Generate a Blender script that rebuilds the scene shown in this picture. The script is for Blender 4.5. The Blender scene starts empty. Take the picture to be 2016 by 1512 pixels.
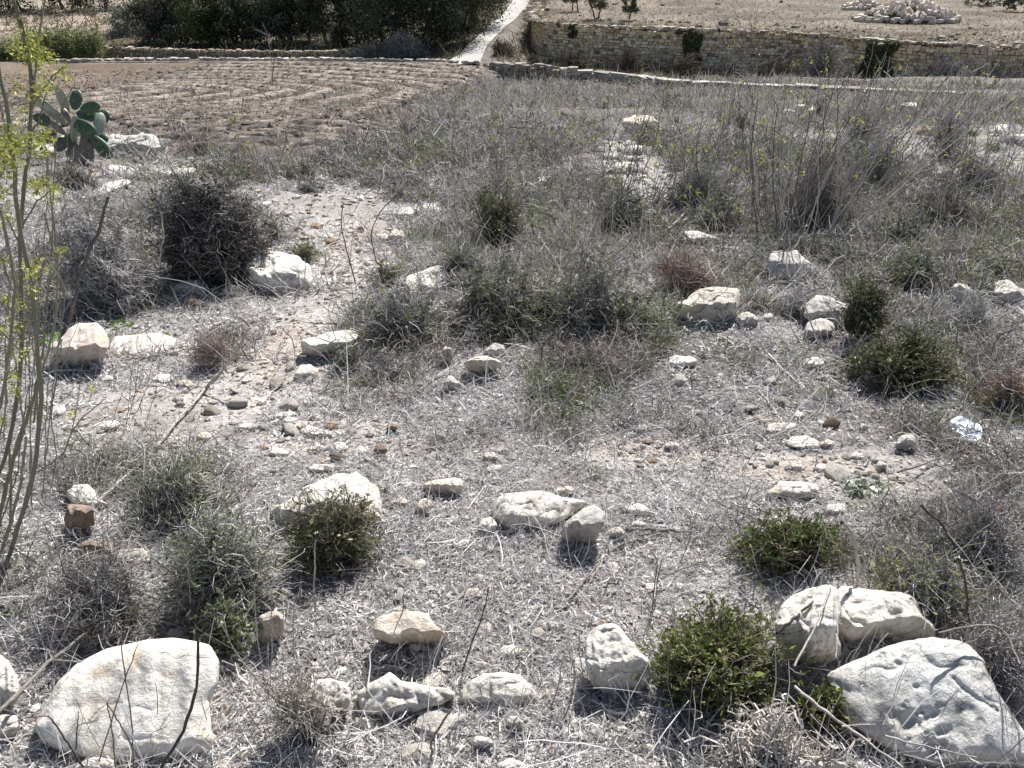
import bpy, bmesh, math, random
import numpy as np
random.seed(7); RS = np.random.RandomState(11)
scene = bpy.context.scene
COL = scene.collection
R = math.radians
# ---------------------------------------------------------------- noise
def _h(ix, iy, iz):
    n = (ix.astype(np.int64)*374761393 + iy.astype(np.int64)*668265263 + iz.astype(np.int64)*2147483647*3 + 1013904223) & 0xFFFFFFFF
    n = ((n ^ (n >> 13))*1274126177) & 0xFFFFFFFF
    n = ((n ^ (n >> 16))*2246822519) & 0xFFFFFFFF
    n = n ^ (n >> 15)
    return (n & 0xFFFFFF)/float(0xFFFFFF)*2-1
def vn(x, y, z=0.0):
    x, y = np.asarray(x, float), np.asarray(y, float); z = np.zeros_like(x)+z
    fx, fy, fz = np.floor(x), np.floor(y), np.floor(z)
    ux, uy, uz = x-fx, y-fy, z-fz
    sx, sy, sz = (t*t*t*(t*(t*6-15)+10) for t in (ux, uy, uz))
    r = 0
    for dz in (0, 1):
        for dy in (0, 1):
            for dx in (0, 1):
                w = (sx if dx else 1-sx)*(sy if dy else 1-sy)*(sz if dz else 1-sz)
                r = r + w*_h(fx+dx, fy+dy, fz+dz)
    return r
def fbm(x, y, z=0.0, o=4):
    a, s, f = 1.0, 0.0, 1.0
    for k in range(o):
        s = s + a*vn(np.asarray(x)*f+17.3*k, np.asarray(y)*f-9.1*k, np.asarray(z)*f+4.7*k); a *= .5; f *= 2.03
    return s
def sstep(a, b, x):
    t = np.clip((x-a)/(b-a), 0, 1); return t*t*(3-2*t)
# ---------------------------------------------------------------- camera
F_PX = 1582.0; PITCH = R(29.8); CAMZ = 1.6
CAM = np.array([0, 0, CAMZ])
FW = np.array([0, math.cos(PITCH), -math.sin(PITCH)]); UPV = np.array([0, math.sin(PITCH), math.cos(PITCH)])
def P3(px, py, Z):
    px, py, Z = np.broadcast_arrays(np.asarray(px, float), np.asarray(py, float), np.asarray(Z, float))
    a = (px-1008)/F_PX; b = (756-py)/F_PX
    d = FW + UPV*b[..., None]; d = d + np.array([1.0, 0, 0])*a[..., None]
    return CAM + d*Z[..., None]
# ---------------------------------------------------------------- terrain height
_Y = np.array([-40, -5, 0, 5, 14, 22, 30, 38, 45, 50, 55, 58, 60, 62, 75, 95, 130, 200, 400, 900])
_D = np.array([-3, 1.1, 1.6, 2.175, 3.21, 4.38, 5.56, 6.60, 7.35, 7.62, 7.76, 7.95, 7.9, 7.75, 7.35, 6.6, 5.5, 1.5, -22, -90])
_yg = np.arange(-40, 900, .25); _zg = 1.6-np.interp(_yg, _Y, _D)
_k = np.hanning(17); _k /= _k.sum()
_zs = np.convolve(np.pad(_zg, 8, mode='edge'), _k, 'valid'); 
BUMPS = []
def H(x, y):
    x = np.asarray(x, float); y = np.asarray(y, float)
    z = np.interp(y, _yg, _zs)
    rt = sstep(-1.0, 2.2, x-(y-48)*.02)
    low = sstep(47.2, 49.5, y)*rt*(1-sstep(140, 200, y))
    z = z*(1-low) + low*(1.6-8.55)
    q = np.clip(y, 1, 60)
    fl = sstep(11, 15, y)*(1-sstep(-5, -2.2, x))*(1-sstep(57, 60, y))
    z = z + fbm(x*.28+5, y*.28, 0, 3)*np.clip(.012*q, .01, .16)*(1-.7*low)*(1-.93*fl)
    near = np.clip(1-(y-12)/20, 0, 1)
    z = z + near*(fbm(x*1.7, y*1.7, 3, 3)*.022+np.abs(vn(x*6, y*6, 8))*.012)
    for bx, by, rx, ry, h in BUMPS:
        z = z + h*np.exp(-((x-bx)/rx)**2-((y-by)/ry)**2)
    return z
_ts = 1.0*np.exp(np.linspace(0, math.log(400), 900))
def vz(py, Y):
    """depth on the upright plane at distance Y"""
    return Y/(FW[1]+UPV[1]*(756-np.asarray(py, float))/F_PX)
def gz(px, py):
    """depth at which the ray through a picture point first meets the ground"""
    p = P3(np.full(900, px), np.full(900, py), _ts)
    s = p[:, 2]-H(p[:, 0], p[:, 1]); i = int(np.argmax(s < 0))
    if s[i] >= 0: return 400.0
    if i == 0: return 1.0
    a, b = s[i-1], s[i]
    return float(_ts[i-1]+(_ts[i]-_ts[i-1])*a/(a-b))
def gp(px, py): return P3(px, py, gz(px, py))
for px, py, wx, wy, h in [(1110, 600, 1.0, .9, .18), (210, 560, .9, 1.0, .12), (1690, 1210, .5, .25, .08), (230, 300, 1.6, .8, .25), (1230, 300, 1.2, 1.0, .15)]:
    c = gp(px, py); BUMPS.append((c[0], c[1], wx, wy, h))
# ---------------------------------------------------------------- zoom window coordinates
ZO = dict(bl=(0, 1100), bm=(660, 1100), br=(1316, 1100), ml=(0, 700), mm=(660, 700), mr=(1316, 700), ul=(0, 250), um=(660, 250), ur=(1316, 250), tl=(0, 0), tm=(660, 0), tr=(1316, 0))
def zc(tag, pts):
    a = np.array(pts, float).reshape(-1, 2)
    return a if tag == 'px' else a/2.88+np.array(ZO[tag])
# ---------------------------------------------------------------- mesh helpers
def tag(o, label=None, cat=None, group=None, kind=None):
    for k, v in (('label', label), ('category', cat), ('group', group), ('kind', kind)):
        if v: o[k] = v
    return o
def mk(name, V, F, mat, col=None, parent=None, loc=None, smooth=False):
    V = np.asarray(V, np.float32).reshape(-1, 3)
    Fs = F if isinstance(F, list) else [F]
    Fs = [np.asarray(f, np.int32) for f in Fs if len(f)]
    if loc is not None: V = V-np.asarray(loc, np.float32)
    me = bpy.data.meshes.new(name)
    me.vertices.add(len(V)); me.vertices.foreach_set('co', V.ravel())
    nl = sum(f.size for f in Fs); npoly = sum(len(f) for f in Fs)
    me.loops.add(nl); me.loops.foreach_set('vertex_index', np.concatenate([f.ravel() for f in Fs]))
    me.polygons.add(npoly)
    tot = np.concatenate([np.full(len(f), f.shape[1], np.int32) for f in Fs])
    me.polygons.foreach_set('loop_start', np.concatenate([[0], np.cumsum(tot)[:-1]]).astype(np.int32))
    me.polygons.foreach_set('loop_total', tot)
    me.polygons.foreach_set('use_smooth', np.full(npoly, smooth, bool))
    if col is not None:
        at = me.color_attributes.new('col', 'FLOAT_COLOR', 'POINT')
        c = np.ones((len(V), 4), np.float32); c[:, :3] = col; at.data.foreach_set('color', c.ravel())
    me.update(calc_edges=True)
    me.materials.append(mat)
    o = bpy.data.objects.new(name, me); COL.objects.link(o)
    if loc is not None: o.location = [float(t) for t in loc]
    if parent is not None:
        o.parent = parent
        if loc is not None: o.location = [float(t) for t in np.asarray(loc)-np.array(parent.location)]
    return o
def empty(name, loc):
    o = bpy.data.objects.new(name, None); COL.objects.link(o); o.location = [float(t) for t in loc]; o.empty_display_size = .1
    return o
def nrm(v): return v/np.maximum(np.linalg.norm(v, axis=-1, keepdims=True), 1e-9)
def ribbons(P, W, rs=RS):
    N, K, _ = P.shape
    t = nrm(np.gradient(P, axis=1)); rv = nrm(rs.normal(size=(N, 1, 3)))
    s = nrm(np.cross(t, rv))*W[..., None]
    V = np.stack([P-s, P+s], 2).reshape(-1, 3)
    b = (np.arange(N)[:, None]*K+np.arange(K-1)[None])*2
    F = np.stack([b, b+1, b+3, b+2], -1).reshape(-1, 4)
    return V, F
def tubes(P, W, ns=3):
    N, K, _ = P.shape
    t = nrm(np.gradient(P, axis=1)); ref = np.where(np.abs(t[:, :1, 2:3]) > .9, np.array([1.0, 0, 0]), np.array([.1, .2, 1.0]))
    u = nrm(np.cross(t, np.broadcast_to(ref, t.shape))); v = np.cross(t, u)
    an = np.arange(ns)*2*math.pi/ns
    V = P[:, :, None]+W[:, :, None, None]*(u[:, :, None]*np.cos(an)[:, None]+v[:, :, None]*np.sin(an)[:, None])
    b = (np.arange(N)[:, None, None]*K+np.arange(K-1)[None, :, None])*ns
    j = np.arange(ns)[None, None]; j2 = (j+1) % ns
    F = np.stack([b+j, b+j2, b+ns+j2, b+ns+j], -1).reshape(-1, 4)
    return V.reshape(-1, 3), F
def rep(c, k): return np.repeat(c, k, axis=0)
def leafquads(C, L, W, rs=RS, up=.3, D=None):
    """diamond leaves: centres C, lengths L, widths W"""
    N = len(C); d = nrm(rs.normal(size=(N, 3))+np.array([0, 0, up])) if D is None else D
    s = nrm(np.cross(d, nrm(rs.normal(size=(N, 3)))))
    L = np.broadcast_to(L, N)[:, None]; W = np.broadcast_to(W, N)[:, None]
    V = np.stack([C-d*L*.5, C+s*W*.5-d*L*.05, C+d*L*.5, C-s*W*.5-d*L*.05], 1).reshape(-1, 3)
    return V, np.arange(N*4).reshape(-1, 4)
def palette(n, cols, w=None, var=.2, rs=RS):
    cols = np.array(cols, float); i = rs.choice(len(cols), n, p=w)
    return np.clip(cols[i]*(1+rs.uniform(-var, var, (n, 1))), .005, .95)
def catmull(pts, n):
    p = np.asarray(pts, float); d = np.concatenate([[0], np.cumsum(np.linalg.norm(np.diff(p, axis=0), axis=1))]); d /= d[-1]
    t = np.linspace(0, 1, n)
    lin = np.stack([np.interp(t, d, p[:, k]) for k in range(p.shape[1])], 1)
    if len(p) < 3: return lin
    for _ in range(max(1, n//12)):
        lin[1:-1] = lin[1:-1]*.5+(lin[:-2]+lin[2:])*.25
    return lin
# ---------------------------------------------------------------- materials
def newmat(name):
    m = bpy.data.materials.new(name); m.use_nodes = True; nt = m.node_tree
    for n in list(nt.nodes): nt.nodes.remove(n)
    return m, nt, nt.nodes, nt.links
def N_(nt, typ, **kw):
    n = nt.nodes.new(typ)
    for k, v in kw.items():
        if k.startswith('i_'): n.inputs[k[2:].replace('_', ' ')].default_value = v
        else: setattr(n, k, v)
    return n
def ramp(nt, fac, stops):
    n = nt.nodes.new('ShaderNodeValToRGB'); e = n.color_ramp.elements
    while len(e) < len(stops): e.new(.5)
    for k, (p, c) in enumerate(stops):
        e[k].position = p; e[k].color = (*c, 1) if len(c) == 3 else c
    nt.links.new(fac, n.inputs[0]); return n
def mixc(nt, fac, a, b, typ='MIX'):
    n = nt.nodes.new('ShaderNodeMix'); n.data_type = 'RGBA'; n.blend_type = typ
    for s, v in ((0, fac), (6, a), (7, b)):
        if hasattr(v, 'links') or hasattr(v, 'is_output'): nt.links.new(v, n.inputs[s])
        else: n.inputs[s].default_value = (*v, 1) if isinstance(v, tuple) and len(v) == 3 else v
    return n.outputs[2]
def noise(nt, vec, scale, detail=6, rough=.6, dist=0):
    n = N_(nt, 'ShaderNodeTexNoise'); n.inputs['Scale'].default_value = scale; n.inputs['Detail'].default_value = detail
    n.inputs['Roughness'].default_value = rough; n.inputs['Distortion'].default_value = dist
    nt.links.new(vec, n.inputs['Vector']); return n.outputs['Fac']
def strand_mat(name, trans=.25, gloss=0.0):
    m, nt, nd, lk = newmat(name)
    a = N_(nt, 'ShaderNodeAttribute', attribute_name='col')
    d = nd.new('ShaderNodeBsdfDiffuse'); t = nd.new('ShaderNodeBsdfTranslucent'); mx = nd.new('ShaderNodeMixShader'); mx.inputs[0].default_value = trans
    lk.new(a.outputs['Color'], d.inputs[0]); lk.new(a.outputs['Color'], t.inputs[0]); lk.new(d.outputs[0], mx.inputs[1]); lk.new(t.outputs[0], mx.inputs[2])
    last = mx.outputs[0]
    if gloss:
        g = nd.new('ShaderNodeBsdfGlossy'); g.inputs['Roughness'].default_value = .38; g.inputs['Color'].default_value = (1, 1, 1, 1)
        m2 = nd.new('ShaderNodeMixShader'); m2.inputs[0].default_value = gloss; lk.new(last, m2.inputs[1]); lk.new(g.outputs[0], m2.inputs[2]); last = m2.outputs[0]
    o = nd.new('ShaderNodeOutputMaterial'); lk.new(last, o.inputs[0]); return m
def bump(nt, h, strength, dist, normal=None):
    b = nt.nodes.new('ShaderNodeBump'); b.inputs['Strength'].default_value = strength; b.inputs['Distance'].default_value = dist
    nt.links.new(h, b.inputs['Height'])
    if normal is not None: nt.links.new(normal, b.inputs['Normal'])
    return b.outputs[0]
def finish(nt, col, normal=None, rough=.9, spec=.2):
    p = nt.nodes.new('ShaderNodeBsdfPrincipled'); p.inputs['Roughness'].default_value = rough; p.inputs['Specular IOR Level'].default_value = spec
    if isinstance(col, tuple): p.inputs['Base Color'].default_value = (*col, 1)
    else: nt.links.new(col, p.inputs['Base Color'])
    if normal is not None: nt.links.new(normal, p.inputs['Normal'])
    o = nt.nodes.new('ShaderNodeOutputMaterial'); nt.links.new(p.outputs[0], o.inputs[0]); return p
def rock_mat(name, light, mid, dark, stain, stain_at=.62, sc=1.0, pits=.5):
    m, nt, nd, lk = newmat(name)
    tc = nd.new('ShaderNodeTexCoord'); oi = nd.new('ShaderNodeObjectInfo')
    ad = N_(nt, 'ShaderNodeVectorMath', operation='ADD'); lk.new(tc.outputs['Object'], ad.inputs[0])
    sc3 = N_(nt, 'ShaderNodeVectorMath', operation='SCALE'); sc3.inputs[3].default_value = 13.0
    cb = nd.new('ShaderNodeCombineXYZ'); [lk.new(oi.outputs['Random'], cb.inputs[k]) for k in range(3)]
    lk.new(cb.outputs[0], sc3.inputs[0]); lk.new(sc3.outputs[0], ad.inputs[1]); v = ad.outputs[0]
    n1 = noise(nt, v, 9*sc, 8, .65); n2 = noise(nt, v, 45*sc, 6, .7, .4); n3 = noise(nt, v, 5*sc, 4, .6, .6)
    c = ramp(nt, n1, [(.32, dark), (.5, mid), (.66, light)]).outputs[0]
    c2 = ramp(nt, n2, [(.28, (.36, .34, .32)), (.40, (.9, .89, .88)), (.6, (1, 1, 1))]).outputs[0]
    c = mixc(nt, 1.0, c, c2, 'MULTIPLY')
    st = ramp(nt, n3, [(stain_at, (0, 0, 0)), (stain_at+.1, (1, 1, 1))]).outputs[0]
    stm = N_(nt, 'ShaderNodeMath', operation='MULTIPLY'); lk.new(st, stm.inputs[0]); stm.inputs[1].default_value = .75
    c = mixc(nt, stm.outputs[0], c, stain)
    vo = N_(nt, 'ShaderNodeTexVoronoi'); vo.inputs['Scale'].default_value = 26*sc; lk.new(v, vo.inputs['Vector'])
    pit = ramp(nt, vo.outputs['Distance'], [(.08, (0, 0, 0)), (.3, (1, 1, 1))]).outputs[0]
    b1 = bump(nt, pit, min(1, pits*.6), .01/sc); b2 = bump(nt, n1, .8, .03/sc, b1); b3 = bump(nt, n2, 1.0, .012/sc, b2); b3 = bump(nt, noise(nt, v, 160*sc, 4, .7), .7, .003/sc, b3)
    finish(nt, c, b3, .92, .15); return m
M = {}
M['white'] = rock_mat('limestone_white', (.88, .84, .765), (.81, .765, .685), (.52, .475, .42), (.50, .40, .30), .58)
M['grey'] = rock_mat('limestone_grey', (.70, .67, .62), (.58, .55, .51), (.38, .36, .33), (.40, .36, .30), .66)
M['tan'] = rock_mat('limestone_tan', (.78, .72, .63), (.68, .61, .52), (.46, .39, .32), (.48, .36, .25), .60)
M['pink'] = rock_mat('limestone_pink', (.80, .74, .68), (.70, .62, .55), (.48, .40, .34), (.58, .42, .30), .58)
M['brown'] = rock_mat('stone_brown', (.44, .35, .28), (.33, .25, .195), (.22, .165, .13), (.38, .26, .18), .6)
M['pitted'] = rock_mat('limestone_pitted', (.80, .785, .75), (.73, .71, .67), (.46, .44, .41), (.52, .45, .36), .62, .9, 2.0)
M['strand'] = strand_mat('dry_straw', .22)
M['twig'] = strand_mat('dead_twig', .05)
M['leaf'] = strand_mat('green_leaf', .28, .018)
M['leafdull'] = strand_mat('dull_leaf', .2)
def attr_mat(name, sc, amt=.5, bs=.6, bd=.01, rough=.95):
    m, nt, nd, lk = newmat(name)
    a = N_(nt, 'ShaderNodeAttribute', attribute_name='col'); tc = nd.new('ShaderNodeTexCoord')
    n1 = noise(nt, tc.outputs['Object'], sc, 8, .7); n2 = noise(nt, tc.outputs['Object'], sc*7, 6, .7)
    c = mixc(nt, amt, a.outputs['Color'], ramp(nt, n1, [(.3, (.45, .42, .40)), (.7, (1.35, 1.33, 1.3))]).outputs[0], 'MULTIPLY')
    c = mixc(nt, amt, c, ramp(nt, n2, [(.3, (.55, .53, .52)), (.68, (1.3, 1.3, 1.3))]).outputs[0], 'MULTIPLY')
    b = bump(nt, n1, bs, bd*3); b = bump(nt, n2, bs, bd, b); finish(nt, c, b, rough, .1); return m
M['ground'] = attr_mat('stony_soil', 7, .8, .8, .02)
M['soil'] = attr_mat('ploughed_soil', 5.5, .8, .7, .012)
M['block'] = attr_mat('limestone_blocks', 3, .45, .5, .02)
M['concrete'] = attr_mat('road_concrete', 1.2, .3, .2, .01)
M['bark'] = attr_mat('bark', 14, .6, .8, .01)
M['stem'] = attr_mat('green_stem', 20, .25, .2, .002, .7)
# white limestone with orange lichen rosettes
M['lichen'] = M['white'].copy(); M['lichen'].name = 'limestone_lichen'; [setattr(n.inputs['Strength'], 'default_value', n.inputs['Strength'].default_value*.55) for n in M['lichen'].node_tree.nodes if n.type == 'BUMP']
nt = M['lichen'].node_tree; pr_ = [n for n in nt.nodes if n.type == 'BSDF_PRINCIPLED'][0]; src = pr_.inputs['Base Color'].links[0].from_socket
tc_ = [n for n in nt.nodes if n.type == 'TEX_COORD'][0]
a_ = noise(nt, tc_.outputs['Object'], 9, 2, .5); b_ = noise(nt, tc_.outputs['Object'], 70, 5, .7)
ad_ = N_(nt, 'ShaderNodeMath', operation='MULTIPLY'); nt.links.new(ramp(nt, a_, [(.61, (0, 0, 0)), (.66, (1, 1, 1))]).outputs[0], ad_.inputs[0]); nt.links.new(ramp(nt, b_, [(.5, (0, 0, 0)), (.58, (1, 1, 1))]).outputs[0], ad_.inputs[1])
nt.links.new(mixc(nt, ad_.outputs[0], src, (.74, .52, .30)), pr_.inputs['Base Color'])
# ---------------------------------------------------------------- ground
def ell(px, py, rx, ry):
    c = gp(px, py); z = gz(px, py); a = gp(px, py+ry); b = gp(px, py-ry)
    return c[0], c[1], rx*z/F_PX, max(.05, abs(b[1]-a[1])/2)
def emask(E, x, y, soft=.5, nz=None):
    cx, cy, rx, ry = E; d = np.sqrt(((x-cx)/rx)**2+((y-cy)/ry)**2)
    if nz is not None: d = d+nz
    return 1-sstep(1-soft*.5, 1+soft*.5, d)
BARE = [ell(*e) for e in [(650, 400, 125, 32), (670, 455, 95, 44), (670, 520, 80, 54), (640, 590, 70, 54), (590, 660, 95, 54), (530, 730, 130, 55), (400, 800, 240, 75), (680, 860, 200, 45), (330, 690, 130, 34), (830, 415, 60, 18), (250, 345, 70, 14), (1230, 310, 55, 40), (1620, 920, 190, 40), (1250, 900, 160, 30), (110, 390, 60, 15)]]
DARK = [ell(*e) for e in [(1560, 770, 260, 110), (1800, 800, 170, 70), (1700, 680, 160, 50), (1250, 760, 120, 60), (1930, 900, 120, 120), (1150, 720, 130, 60)]]  # darker soil; also paints in the deep shadow under the right-hand shrubs
REDD = [ell(*e) for e in [(690, 480, 40, 40), (1300, 880, 140, 25), (1560, 925, 130, 22), (900, 880, 120, 20), (560, 690, 60, 60), (1370, 500, 60, 40), (760, 1365, 60, 20), (1180, 1195, 40, 15)]]
FLDA = np.array([(-260, 131), (130, 128), (420, 126), (700, 127), (900, 129), (945, 134), (925, 160), (860, 190), (800, 215), (735, 245), (720, 300), (560, 306), (400, 300), (330, 262), (215, 254), (120, 262), (-40, 262), (-300, 262)], float)
FLDW = np.array([gp(*p)[:2] for p in FLDA])
def inpoly(P, x, y):
    r = np.zeros(x.shape, bool); n = len(P)
    for i in range(n):
        (x1, y1), (x2, y2) = P[i], P[(i+1) % n]
        c = ((y1 > y) != (y2 > y)) & (x < (x2-x1)*(y-y1)/((y2-y1) or 1e-9)+x1); r ^= c
    return r
def polydist(P, x, y):
    d = np.full(x.shape, 1e9)
    for i in range(len(P)):
        a, b = P[i], P[(i+1) % len(P)]; ab = b-a; t = np.clip(((x-a[0])*ab[0]+(y-a[1])*ab[1])/(ab@ab), 0, 1)
        d = np.minimum(d, np.hypot(x-a[0]-t*ab[0], y-a[1]-t*ab[1]))
    return d
def groundcol(x, y):
    n1 = fbm(x*1.1, y*1.1, 1, 4); n2 = fbm(x*.25, y*.25, 7, 3)
    c = np.zeros(x.shape+(3,))+np.array([.385, .37, .365])
    far = sstep(8, 25, y)[..., None]; c = c*(1-far)+far*np.array([.20, .185, .165])
    b = np.zeros(x.shape); d = b.copy(); rr = b.copy()
    nz = .25*n1
    for e in BARE: b = np.maximum(b, emask(e, x, y, .7, nz))
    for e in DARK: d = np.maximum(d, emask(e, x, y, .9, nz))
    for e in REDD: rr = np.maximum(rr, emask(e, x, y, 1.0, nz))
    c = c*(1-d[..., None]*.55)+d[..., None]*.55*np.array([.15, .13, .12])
    c = c*(1-b[..., None]*.8)+b[..., None]*.8*np.array([.55, .525, .495])
    c = c*(1-rr[..., None]*.4)+rr[..., None]*.4*np.array([.54, .43, .35])
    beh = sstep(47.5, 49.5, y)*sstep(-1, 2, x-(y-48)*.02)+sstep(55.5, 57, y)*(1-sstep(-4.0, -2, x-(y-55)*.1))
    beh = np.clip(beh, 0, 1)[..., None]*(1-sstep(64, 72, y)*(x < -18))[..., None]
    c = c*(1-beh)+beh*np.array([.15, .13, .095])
    dry = (sstep(64, 70, y)*(1-sstep(-20, -16, x)))[..., None]; c = c*(1-dry)+dry*np.array([.36, .31, .25])
    return np.clip(c*(1+.22*n1+.15*n2)[..., None], .02, .9), b
def fan(nc, nr, r0, r1, ang, oy=-2.5):
    a = np.linspace(-R(ang), R(ang), nc); r = r0*np.exp(np.linspace(0, math.log(r1/r0), nr))
    rr, aa = np.meshgrid(r, a, indexing='ij'); return rr*np.sin(aa), rr*np.cos(aa)+oy
def gridfaces(nr, nc):
    i = (np.arange(nr-1)[:, None]*nc+np.arange(nc-1)[None]); return np.stack([i, i+1, i+nc+1, i+nc], -1).reshape(-1, 4)
gx, gy = fan(640, 880, .6, 880, 62)
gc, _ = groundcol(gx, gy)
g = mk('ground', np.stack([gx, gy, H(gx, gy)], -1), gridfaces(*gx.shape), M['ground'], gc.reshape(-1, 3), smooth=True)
tag(g, kind='structure')
# ---------------------------------------------------------------- ploughed field
fc = gp(300, 200)
x0, x1 = FLDW[:, 0].min(), FLDW[:, 0].max(); y0, y1 = FLDW[:, 1].min(), FLDW[:, 1].max()
fx, fy = np.meshgrid(np.linspace(x0-1, x1+1, 520), y0-1+(y1-y0+2)*np.linspace(0, 1, 760)**1.25)
ins = inpoly(FLDW, fx, fy); sd = np.where(ins, 1, -1)*polydist(FLDW, fx, fy)
fr = gp(440, 178)
def furrow(x, y):
    u = np.sqrt(np.maximum(0, x-fr[0]+5.5)**2*.9+np.maximum(0, y-fr[1]+4.5)**2*1.1+.01)+np.maximum(0, fr[0]-x-5.5)*.1
    u = u+fbm(x*.2, y*.2, 2, 2)*.22
    lower = 1-sstep(fr[1]-15, fr[1]-9, y)
    u2 = y*1.0+x*.05+fbm(x*.1, y*.1, 6, 2)*.4
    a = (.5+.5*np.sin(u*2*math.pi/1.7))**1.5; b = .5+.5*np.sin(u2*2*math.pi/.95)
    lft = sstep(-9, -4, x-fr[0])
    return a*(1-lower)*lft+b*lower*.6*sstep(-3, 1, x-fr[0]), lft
fw, lft = furrow(fx, fy)
clod = fbm(fx*2.4, fy*2.4, 5, 4)
fz = H(fx, fy)+.03+np.clip(sd, -1, .5)*.12+.10*fw+(.018*fbm(fx*5, fy*5, 15, 3)+.025*np.abs(vn(fx*8, fy*8, 2)))*(.25+.75*lft)
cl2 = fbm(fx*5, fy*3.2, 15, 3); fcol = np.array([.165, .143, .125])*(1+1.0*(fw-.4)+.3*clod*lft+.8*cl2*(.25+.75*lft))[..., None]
fcol = np.where((1-lft)[..., None] > .5, np.array([.19, .15, .12])*(1+.15*clod[..., None]), fcol)
fcol = fcol*(.85+.25*sstep(-.5, .5, fbm(fx*.3, fy*.3, 9, 3)))[..., None]
keep = sd > -.8
idx = np.full(fx.size, -1); k = keep.ravel(); idx[k] = np.arange(k.sum())
FF = gridfaces(*fx.shape); FF = FF[(idx[FF] >= 0).all(1)]
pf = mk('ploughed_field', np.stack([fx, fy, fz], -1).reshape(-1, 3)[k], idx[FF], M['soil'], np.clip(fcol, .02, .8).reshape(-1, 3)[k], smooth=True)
tag(pf, kind='structure')
# ---------------------------------------------------------------- terrace
TZ = CAMZ-6.2
def at_plane(px, py, z=TZ):
    d = P3(px, py, 1.0)-CAM; return CAM+d*((z-CAMZ)/d[2])
WPX = [(1120, -40), (1085, -8), (1068, 10), (1052, 26), (1047, 35), (1054, 42), (1070, 46), (1094, 49), (1146, 53), (1215, 56), (1360, 61), (1460, 64), (1559, 67), (1663, 77), (1767, 86), (1880, 91), (2016, 97), (2250, 108), (2600, 120)]
WP = np.array([at_plane(*p)[:2] for p in WPX])
def densify(p, step):
    d = np.concatenate([[0], np.cumsum(np.linalg.norm(np.diff(p, axis=0), axis=1))]); t = np.arange(0, d[-1], step)
    q = np.stack([np.interp(t, d, p[:, k]) for k in range(p.shape[1])], 1)
    for _ in range(int(1.2/step)): q[1:-1] = .5*q[1:-1]+.25*(q[:-2]+q[2:])
    return q
WD = densify(WP, .2)
inn = WD+np.array([-.12, .3])*np.array([[1, 1]])
# terrace top: strips going back from the wall to y = 130
kk = 90; tb = np.linspace(0, 1, kk)**1.6
tx = inn[:, 0][:, None]+tb[None]*((inn[:, 0]*1.15+2.0)-inn[:, 0])[:, None]; ty = inn[:, 1][:, None]+tb[None]*(118-inn[:, 1])[:, None]
tz = TZ-.03+.05*fbm(tx*.5, ty*.5, 1, 4)+sstep(66, 110, ty)*.9
n1 = fbm(tx*.35, ty*.35*1.6, 3, 4); n2 = fbm(tx*.12, ty*.3, 9, 3)
tcol = np.array([.235, .205, .165])*(1+.25*n1)[..., None]; tcol = tcol*(1-.25*sstep(0, .7, n2)[..., None])
edge = (1-sstep(0, .12, tb))[None, :, None]*np.ones_like(tcol); tcol = tcol*(1-.3*edge)
te = mk('terrace_ground', np.stack([tx, ty, tz], -1), gridfaces(*tx.shape), M['ground'], np.clip(tcol, .02, .8).reshape(-1, 3), smooth=True); tag(te, kind='structure')
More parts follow.
